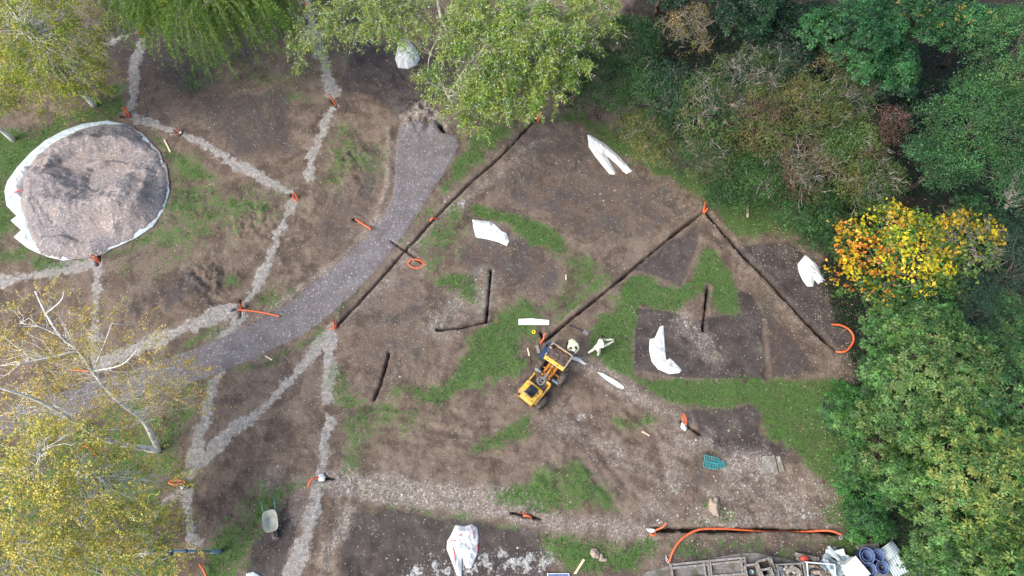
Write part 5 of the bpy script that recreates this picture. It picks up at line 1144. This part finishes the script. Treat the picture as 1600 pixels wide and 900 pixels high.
# mixed twiggy shrubs in the middle
SH = [
 (925, 130, 2.6, 1.9, 'dark green bramble bush just right of the big willow', DGREEN + GREEN, [2, 3, 1, 2, 1, 1, 1, 0], 0, None, 1600),
 (985, 75, 2.6, 1.5, 'mid green bush above the brambles by the dark soil gap', DGREEN, [2, 3, 1, 3], 30, B_grey, 1200),
 (1072, 50, 3.2, 1.4, 'tan nearly bare shrub with orange leaves under the laurels', [(.20, .17, .05), (.12, .13, .04), (.28, .19, .07)], [2, 2, 1], 130, B_tan, 130),
 (1035, 150, 3.0, 1.7, 'dark ivy covered bush left of the grey twiggy shrubs', DGREEN + BLUEG, [2, 3, 1, 1, 1, 1, 1], 50, B_grey, 1400),
 (1015, 215, 2.0, 1.4, 'yellow green shrub nearest to the folded V shaped sheet', MIXED, [3, 4, 1, 3, .5], 30, B_twig, 1100),
 (1105, 165, 3.4, 1.7, 'shrub with a fan of silvery bare branches', MIXED + DGREEN, [2, 1, 2, 0, .5, 1, 1, 1, 1], 120, B_twig, 800),
 (1175, 115, 3.4, 1.7, 'grey twiggy shrub behind the silvery one', BLUEG + MIXED, [2, 2, 1, 2, 1, 2, .5, .5], 130, B_twig, 800),
 (1100, 240, 2.2, 1.5, 'dull green shrub over the dark grass in the middle of the shrub row', MIXED + DGREEN, [3, 1, 2, .5, .5, 1, 1, 1, 1], 70, B_twig, 1100),
 (1185, 195, 3.2, 1.8, 'olive shrub with reddish berries in the heart of the thicket', MIXED, [3, 2, 2, 1.5, 2.5], 90, B_red, 1200),
 (1185, 280, 2.2, 1.5, 'bright green shrub at the lower edge of the thicket', GREEN + DGREEN, [3, 2, 2, 1, 1, 2, 0, 1], 30, B_twig, 1300),
 (1262, 175, 3.4, 1.6, 'yellow green hawthorn right of the berry shrub', MIXED, [3, 5, 2, 3, .5], 50, B_twig, 1300),
 (1290, 85, 3.4, 1.4, 'ochre shrub with drooping bare stems below the bright laurel', [(.26, .20, .05), (.17, .15, .05), (.10, .12, .04)], [3, 2, 2], 130, B_tan, 240),
 (1225, 90, 3.0, 1.3, 'bluish grey shrub with brushed bare stems', BLUEG, [1, 1, 1], 130, B_grey, 500),
 (1258, 265, 2.8, 1.6, 'reddish brown twiggy shrub with a pale star of branches', MIXED, [2, 1, 1, 1, 4], 130, B_twig, 700),
 (1330, 145, 3.3, 1.4, 'grey bare topped shrub under the bright laurel', BLUEG + MIXED, [1, 1, 1, 1, 1, 1, 0, .5], 120, B_grey, 600),
 (1325, 235, 3.0, 1.5, 'green and yellow shrub between two grey twiggy ones', MIXED + GREEN, [2, 3, 2, 1.5, .5, 1, 1, 1, 1], 60, B_twig, 1200),
 (1380, 205, 3.0, 1.1, 'small dark red leaved shrub beside the dark gap', [(.12, .05, .045), (.07, .045, .035), (.16, .07, .06), (.04, .07, .03)], [2, 2, 1, 2], 50, B_red, 200),
 (1378, 120, 2.6, .9, 'small maroon shrub hugging the laurel', [(.13, .045, .045), (.09, .05, .04)], [2, 2], 0, B_red, 260),
 (1350, 290, 2.8, 1.5, 'twiggy green shrub above the left half of the maple', MIXED + DGREEN, [2, 2, 2, 1, .5, 1, 1, 1, 1], 80, B_twig, 1000),
 (1262, 335, 1.8, 1.5, 'dark green shrub above the trouser shaped sheet', DGREEN, [2, 3, 1, 2], 0, B_twig, 1400),
 (1305, 370, 1.6, 1.1, 'small leafy bush left of the maple', DGREEN + GREEN, [2, 3, 1, 2, 1, 1, 1, 0], 0, None, 900),
 (1130, 305, 1.2, 1.0, 'lowest bush over the grass beside the timber stake', DGREEN, [2, 3, 1, 2], 0, B_twig, 500),
]
for i, (px, py, z, R, lb, pal, wts, tw, tm, nr) in enumerate(SH):
    tree('shrub', px, py, z, R * 1.12, 1.3, lb, 'shrub', pal, wts, mode='spray', nros=int(nr * 2.4), nl=11, seed=100 + i, group=WG, leaf=(.085, .046), per=8, twigs=tw, twigmat=tm, trunk_r=.05, open_=.25, lr=(.38, .6))

# ------------------------------------------------------------------ drooping trees: birches and willows
def hang(name, b, stems, tips_, label, cat, pal, wts, bark, group, nst, slen, leaf, per_m, spread, seed=1, stem_vis=.5, sag=1.0, wild=.3, white_under=False, clump=5, lside=.04, sr=.006, brk=1):
    """stems: list of (points, radii) in world; tips_: list of (centre, radius, height) clouds from which strands hang"""
    global NLEAF
    root = empty(name, b, 0, label, cat, group); o = np.array(b)
    mbt = MB()
    for pts, rad in stems: mbt.tube([np.array(p) - o for p in pts], rad, 9)
    r = np.random.default_rng(seed); Pl, Dl, Nl, Cl, tl, bl = [], [], [], [], [], []
    cl = [(np.array(c) - o, R, h) for c, R, h in tips_]; ww = np.array([x[1] ** 2 for x in cl]); ww /= ww.sum()
    allp = np.concatenate([np.array([np.array(q) - o for q in pts]) for pts, _ in stems])
    ncl = nst // clump
    for k in range(ncl):
        c, R, h = cl[r.choice(len(cl), p=ww)]; a = r.uniform(0, 6.283); q = math.sqrt(r.random()); s0 = c + np.array([R * q * math.cos(a), R * q * math.sin(a), h * (1 - q * q) * r.uniform(.2, 1)])
        hc = jitter(pick(pal, wts, 1), .15)[0]; out = unit(np.array([math.cos(a), math.sin(a), 0]) * (.4 + q) + r.normal(size=3) * wild)
        if r.random() < .8:
            j = np.argmin(np.linalg.norm(allp - s0 + [0, 0, .6], axis=1) + r.random(len(allp)) * .8); bl.append((wig(allp[j], s0, 4, .08), [.028 * brk, .02 * brk, .014 * brk, .01 * brk, .006 * brk]))
        for m_ in range(clump):
            L = slen * r.uniform(.5, 1.2); dirn = unit(out + r.normal(size=3) * wild + [0, 0, .35]); p = s0 + r.normal(size=3) * .12; n = 7; pts = [p]
            for i in range(n): dirn = unit(dirn + np.array([0, 0, -sag]) * .28 + r.normal(size=3) * .07); p = p + dirn * L / n; pts.append(p)
            pts = np.array(pts); nlv = max(3, int(L * per_m)); t = np.sort(r.random(nlv)) ** .85 * (n - .01); i = t.astype(int); f = (t - i)[:, None]
            pp = pts[i] * (1 - f) + pts[i + 1] * f; tg = unit(pts[i + 1] - pts[i]); sd4 = rsph(nlv)
            Pl.append(pp + sd4 * lside * r.random((nlv, 1))); Dl.append(unit(tg * .55 + sd4 * .8)); Nl.append(rsph(nlv) * .7 + [0, 0, .8]); Cl.append(np.tile(hc * r.uniform(.8, 1.2), (nlv, 1)))
            if r.random() < stem_vis: tl.append((pts, [sr * (1 - .1 * i_) for i_ in range(n + 1)]))
    P = np.concatenate(Pl); n = len(P); cc = np.concatenate(Cl); mixc = pick(pal, wts, n); cc = jitter(np.where((rng.random(n) < .5)[:, None], cc, mixc), .15)
    if white_under: wv = rng.random(n) < .13; cc[wv] = jitter(np.tile([[.42, .46, .38]], (wv.sum(), 1)), .1)
    NLEAF += n; cc = cc * 1.3
    link('crown', leaf_mesh('crown', [leaf_arrays(P, np.concatenate(Dl), np.concatenate(Nl), leaf[0] * (.7 + .6 * rng.random(n)), leaf[1] * (.7 + .6 * rng.random(n)), cc)]), L_leaf, root)
    for pts, rad in bl: mbt.tube(pts, rad, 4)
    for pts, rad in tl: mbt.tube(pts, rad, 3)
    mbt.build('trunk', bark, root, True)
    return root
def stem(pts, r0, r1, k=4):
    P = smooth_pts([G(*p) for p in pts], k); n = len(P); return ([np.array(p) for p in P], [r0 + (r1 - r0) * i / (n - 1) for i in range(n)])
def cloud(*L): return [(G(px, py, z), R, h) for px, py, z, R, h in L]
BG = 'birch trees on the left'
# twin stemmed birch whose sparse crown hangs over the path
hang('birch_tree', on(248, 705), [stem([(248,705,0),(226,700,.8),(190,694,2.2),(150,680,3.8),(112,656,5.4),(60,626,7),(0,606,8.5)], .16, .035), stem([(246,703,.1),(237,680,1.2),(222,655,2.4),(192,632,3.6),(165,605,4.6),(145,580,5.6),(122,548,6.8),(95,525,7.8),(72,490,8.6),(55,455,9.2)], .13, .03), stem([(222,655,2.4),(200,668,3.2),(160,672,4),(120,665,4.8)], .05, .015), stem([(145,580,5.6),(160,545,6.4),(175,505,7)], .045, .012), stem([(122,548,6.8),(70,560,7.4),(20,570,8)], .045, .012), stem([(95,525,7.8),(60,510,8.4),(30,505,8.8)], .035, .01), stem([(145,580,5.6),(190,570,6.2),(215,545,6.8)], .035, .01), stem([(72,490,8.6),(95,470,9),(100,455,9.3)], .03, .01)],
     cloud((75,520,7.0,1.9,1.2), (170,540,6.0,1.5,1.0), (215,560,5.4,1.1,.8), (30,590,6.5,1.7,1.0), (120,600,5.0,1.7,1.0), (220,625,4.0,1.4,.8), (290,600,2.6,1.3,.7), (60,660,5.0,1.4,.8)), 'tall sparse birch with two curved white stems leaning over the path', 'birch',
     [(.52, .38, .10), (.44, .34, .10), (.28, .28, .07), (.60, .42, .12)], [3, 3, 2, 1], B_birch, BG, 1150, .9, (.065, .05), 20, 1, seed=201, stem_vis=.22, wild=.5, sag=.7, brk=.5)
hang('birch_tree', on(235, 863), [stem([(238,863,0),(205,861,.9),(165,853,2.2),(110,846,3.8),(60,846,5.2),(0,848,6.6)], .17, .05), stem([(110,846,3.8),(85,800,5.2),(80,780,5.8),(62,740,6.8),(62,705,7.4)], .05, .015), stem([(60,846,5.2),(30,870,6),(0,890,6.6)], .05, .02), stem([(165,853,2.2),(120,815,4),(105,775,5.2)], .05, .015), stem([(105,790,5),(118,760,5.6),(145,742,6)], .03, .01)],
     cloud((80,720,7.4,1.3,.9), (60,790,6.5,1.9,1.3), (150,790,5.4,1.7,1.2), (20,850,6.5,1.8,1.3), (110,860,5.2,1.8,1.3), (200,830,4.0,1.4,1.0), (240,770,3.4,1.2,.8), (30,730,6.8,1.4,1), (180,880,4.0,1.6,1), (150,730,5.0,1.1,.8), (255,850,2.6,1.1,.7)), 'yellow birch with a dense crown in the bottom left corner', 'birch', BIRCHY, [4, 3, 2, 2], B_birch, BG, 2100, .9, (.075, .06), 24, 1, seed=202, stem_vis=.2, wild=.5, sag=.75)
hang('birch_tree', on(148, 165), [stem([(148,165,0),(128,145,1.2),(108,122,2.6),(85,95,4.2),(60,68,5.8),(30,35,7.6)], .17, .05)],
     cloud((95,90,5.4,1.9,1.5), (50,50,6.6,2.0,1.5), (120,40,5.4,1.6,1.2), (130,120,3.6,1.3,1.0), (60,130,4.2,1.5,1.1), (100,160,2.8,1.1,.8), (20,10,7,2,1.4)), 'yellow green birch above the gravel heap with a white trunk showing at its lower right', 'birch', BIRCHG, [3, 3, 2, 1.2], B_birch, BG, 2000, .85, (.075, .06), 25, 1, seed=203, stem_vis=.15, wild=.5, sag=.75)
hang('birch_tree', on(22, 130), [stem([(22,130,0),(5,115,1.0),(-20,95,2.4),(-50,70,4)], .16, .06)], cloud((0,70,5,1.6,1.2), (-30,40,6,1.8,1.2), (0,110,3.6,1.1,.8)), 'birch at the left edge of the photo behind the one above the gravel heap', 'birch', BIRCHY, [3, 3, 3, 1], B_birch, BG, 650, .85, (.075, .06), 24, 1, seed=204, stem_vis=.15, wild=.5, sag=.75)
hang('birch_tree', on(20, 218), [stem([(21,219,0),(5,206,.8),(-20,186,2.2),(-60,155,4.2)], .15, .06)], cloud((-20,150,4.6,1.3,1), (8,148,4.2,.8,.6)), 'birch at the left edge nearest to the gravel heap, mostly its white trunk foot', 'birch', BIRCHG, [3, 3, 3, 1], B_birch, BG, 260, .8, (.075, .06), 24, 1, seed=205, stem_vis=.15, wild=.5, sag=.75)
# weeping willow at the top left
WW = 'willows along the top edge'
hang('weeping_willow', Vector(G(330, -110, 0)), [([G(330, -110, 0), G(330, -125, 3), G(325, -140, 6)], [.3, .25, .18])] + [stem([(325,-130,5.5),(a, b_, 7),(c_, d_, 7)], .09, .03) for a, b_, c_, d_ in ((270,-60,235,-25), (330,-40,335,0), (380,-50,400,-20), (300,-50,290,-15))],
     cloud((250,-30,6.6,1.5,.8), (310,-20,6.8,1.6,.8), (370,-20,6.6,1.4,.8), (405,-40,6.2,1.2,.8), (215,-40,6.2,1.0,.6), (320,-80,7,2.2,1)), 'weeping willow with long bright green curtains at the top left', 'willow', [(.11, .20, .025), (.16, .26, .035), (.06, .13, .02), (.25, .30, .045)], [3, 3, 2, 1], B_will, WW, 2400, 3.0, (.13, .024), 34, 1, seed=211, stem_vis=.3, wild=.16, sag=1.4, clump=12, lside=.03)
# middle wispy willow branches and the large willow
hang('willow_tree', Vector(G(690, -60, 0)), [([G(700, -60, 0), G(690, -70, 3), G(680, -60, 5)], [.3, .26, .2]), stem([(680,-40,5),(684,0,6),(690,30,6.4),(700,60,6.2),(690,110,5.4)], .12, .03), stem([(684,0,6),(640,10,6),(590,25,5.8),(560,50,5.4),(552,70,5)], .09, .02), stem([(600,-20,6),(560,-5,6),(520,20,5.6),(500,60,5),(465,70,4.4)], .06, .015), stem([(700,20,6),(735,40,6),(770,60,5.6),(800,100,5)], .08, .02), stem([(690,50,6.2),(672,85,5.4),(668,120,4.6)], .05, .012), stem([(730,100,5.5),(725,130,4.6),(715,165,3.8)], .03, .01)],
     cloud((560,30,5.6,1.5,.7), (490,50,5.0,1.3,.7), (620,40,5.8,1.3,.7), (590,5,6.2,1.8,.7), (475,85,4.0,.7,.4), (700,30,6.2,1.5,.9)), 'wispy willow with pale bare branches reaching left over the white bundle', 'willow', WILL, [3, 3, 2, 2], B_will, WW, 900, 1.0, (.16, .032), 26, 1, seed=212, stem_vis=.7, wild=.55, sag=.6, white_under=True, clump=5, lside=.05)
hang('willow_tree', Vector(G(850, 10, 0)), [([G(850, 10, 0), G(845, 5, 3), G(830, 10, 5.5)], [.3, .26, .2]), stem([(830,10,5.5),(790,40,6.5),(760,70,6.6),(735,110,6)], .1, .025), stem([(830,10,5.5),(840,60,6.5),(845,120,6.0)], .1, .025), stem([(830,10,5.5),(880,40,6.5),(910,60,6)], .09, .025), stem([(760,70,6.6),(725,110,5.8),(700,150,5)], .05, .012), stem([(790,40,6.5),(800,110,6),(790,160,5)], .05, .012)],
     cloud((760,90,6.2,1.9,1.1), (830,60,6.6,1.9,1.2), (800,140,5.2,1.6,1.0), (735,155,4.4,1.1,.8), (880,70,6.0,1.5,1.0), (845,120,5.4,1.4,.9), (760,20,6.4,1.7,1), (920,20,5.6,1.3,.9), (680,130,4.4,.7,.5), (740,185,3.2,.7,.5)), 'large shaggy willow over the end of the path at the top', 'willow', WILL, [3, 3, 2, 1.3], B_will, WW, 3000, .85, (.17, .036), 30, 1, seed=213, stem_vis=.35, wild=.55, sag=.6, white_under=True, clump=11, lside=.05)
print('leaves', NLEAF)

# ------------------------------------------------------------------ ground litter, grass and stones as real pieces
def project(x, y, z):
    dz = z - H; cz = -(y * st) * 1.0 + 0; 
    # camera axes: right x, up (0, ct, st), view (0, st, -ct)
    dep = y * st + (z - H) * -ct; u = x; v_ = y * ct + (z - H) * st
    return 800 + FPX * u / dep, 450 - FPX * v_ / dep
def scatter(n):
    x = rng.uniform(-31, 31, n); y = rng.uniform(-1.6, 31, n); px, py = project(x, y, 0); k = (px > -20) & (px < 1620) & (py > -20) & (py < 920); return x[k], y[k]
# grass blades in tufts
x, y = scatter(420000); g_ = fval('grass', x, y) + (fbm(x * 1.1, y * 1.1, 3, 300) - .5) * 1.1 + (fbm(x * 5, y * 5, 2, 310) - .5) * .5
k = (g_ > .62) & (fval('trench', x, y) < .1) & (fval('path', x, y) < .3); x, y = x[k], y[k]; n = len(x)
z = zt(x, y); D = rsph(n) * [1, 1, .3] + [0, 0, .55]; L = .07 + .06 * rng.random(n)
gc = pick([(.038, .12, .022), (.066, .18, .034), (.11, .21, .05), (.028, .088, .018), (.18, .19, .08)], [3, 3, 2, 2, .5], n)
q = leaf_arrays(np.stack([x, y, z - .01], -1), D, rsph(n), L, .022 + .01 * rng.random(n), jitter(gc, .2)); tag(link('grass', leaf_mesh('grass', [q]), L_grass), kind='stuff'); print('blades', n)
# fallen leaves
def leaf_field(name, n, fn, pal, wts, size, mat=L_leaf, lift=.012):
    x, y = scatter(n); k = fn(x, y) > rng.random(len(x)); x, y = x[k], y[k]; n = len(x)
    D = rsph(n) * [1, 1, .25]; Nn = rsph(n) * .5 + [0, 0, 1]
    q = leaf_arrays(np.stack([x, y, zt(x, y) + lift], -1), D, Nn, size * (.6 + .8 * rng.random(n)), size * .75 * (.6 + .6 * rng.random(n)), jitter(pick(pal, wts, n), .2))
    tag(link(name, leaf_mesh(name, [q]), mat), kind='stuff'); return n
_nw = lambda x, y: np.clip(1 - (np.clip(.5 - fval('wood', x, y), 0, 1) * 2), 0, 1)
xw = lambda x, y: np.exp(-np.clip(seg_dist(x, y, WP([(900,120),(1000,230),(1200,320),(1310,450),(1330,560),(1310,700),(1340,860)])), 0, 99) / 1.6)
leaf_field('fallen_leaves', 90000, lambda x, y: .8 * xw(x, y) + .03 + .07 * fval('dark', x, y), [(.46, .42, .28), (.36, .30, .19), (.55, .52, .42), (.24, .17, .11), (.45, .32, .10)], [3, 2, 3, 1.5, .6], .065)
xl = lambda x, y: np.exp(-np.hypot(x - G(150, 640)[0], y - G(150, 640)[1]) / 3.5) * .8 + np.exp(-np.hypot(x - G(80, 160)[0], y - G(80, 160)[1]) / 3) * .5
leaf_field('birch_litter', 90000, lambda x, y: xl(x, y) * .6 + .006, [(.45, .32, .08), (.36, .24, .08), (.50, .42, .14)], [3, 2, 2], .06)
# woodland undergrowth
leaf_field('undergrowth', 260000, lambda x, y: (fval('wood', x, y) > .55) * .9 * (fbm(x, y, 2, 8) > .3), [(.014, .042, .014), (.02, .055, .018), (.010, .030, .012)], [2, 2, 2], .13, lift=.12)
# loose stones
x, y = scatter(150000); gv = np.clip(fval('gravel', x, y), 0, 1); pr = .75 * (gv > .45) + .5 * fval('chips', x, y) + .03 + .03 * fval('dark', x, y) + .08 * fval('path', x, y) + .6 * fval('white', x, y) + .12 * inside(x, y, WP([(1090,740),(1230,720),(1320,790),(1330,870),(1200,885),(1040,870),(1060,800)]))
k = pr > rng.random(len(x)); x, y = x[k], y[k]; n = len(x); yd = inside(x, y, WP([(1090,740),(1230,720),(1320,790),(1330,870),(1200,885),(1040,870),(1060,800)])); big_ = rng.random(n) < np.where(yd, .16, .025)
s = (.012 + .016 * rng.random(n)) * np.where(big_, 2.2, 1); z = zt(x, y); a = rng.random(n) * 6.28
base = np.stack([np.stack([x + s * np.cos(a + t) * (.8 + .4 * rng.random(n)), y + s * np.sin(a + t) * (.8 + .4 * rng.random(n)), z - .004 + s * .15 * rng.random(n)], -1) for t in (0, 1.57, 3.14, 4.71)], 1)
top = np.stack([x, y, z + s * .75], -1)[:, None]; Vv = np.concatenate([base, top], 1).reshape(-1, 3)
o5 = (np.arange(n) * 5)[:, None]; Fc = np.concatenate([o5 + np.array([[i, (i + 1) % 4, 4]]) for i in range(4)], 0)
me = bpy.data.meshes.new('loose_stones'); me.vertices.add(len(Vv)); me.vertices.foreach_set('co', Vv.astype(np.float32).ravel()); me.loops.add(Fc.size); me.loops.foreach_set('vertex_index', Fc.astype(np.int32).ravel())
me.polygons.add(len(Fc)); me.polygons.foreach_set('loop_start', (np.arange(len(Fc)) * 3).astype(np.int32)); me.polygons.foreach_set('loop_total', np.full(len(Fc), 3, np.int32)); me.update()
A = me.color_attributes.new('tint', 'FLOAT_COLOR', 'POINT'); cc = jitter(pick([(.26, .24, .22), (.36, .34, .32), (.18, .15, .13), (.48, .46, .44)], [3, 3, 2, 1], n), .12); c4 = np.ones((n, 5, 4), np.float32); c4[:, :, :3] = cc[:, None]; A.data.foreach_set('color', c4.ravel())
m = NT('loose_stone'); m.col(m.attr('tint')); m.rough(.85); tag(link('loose_stones', me, m.m), kind='stuff'); print('stones', n)
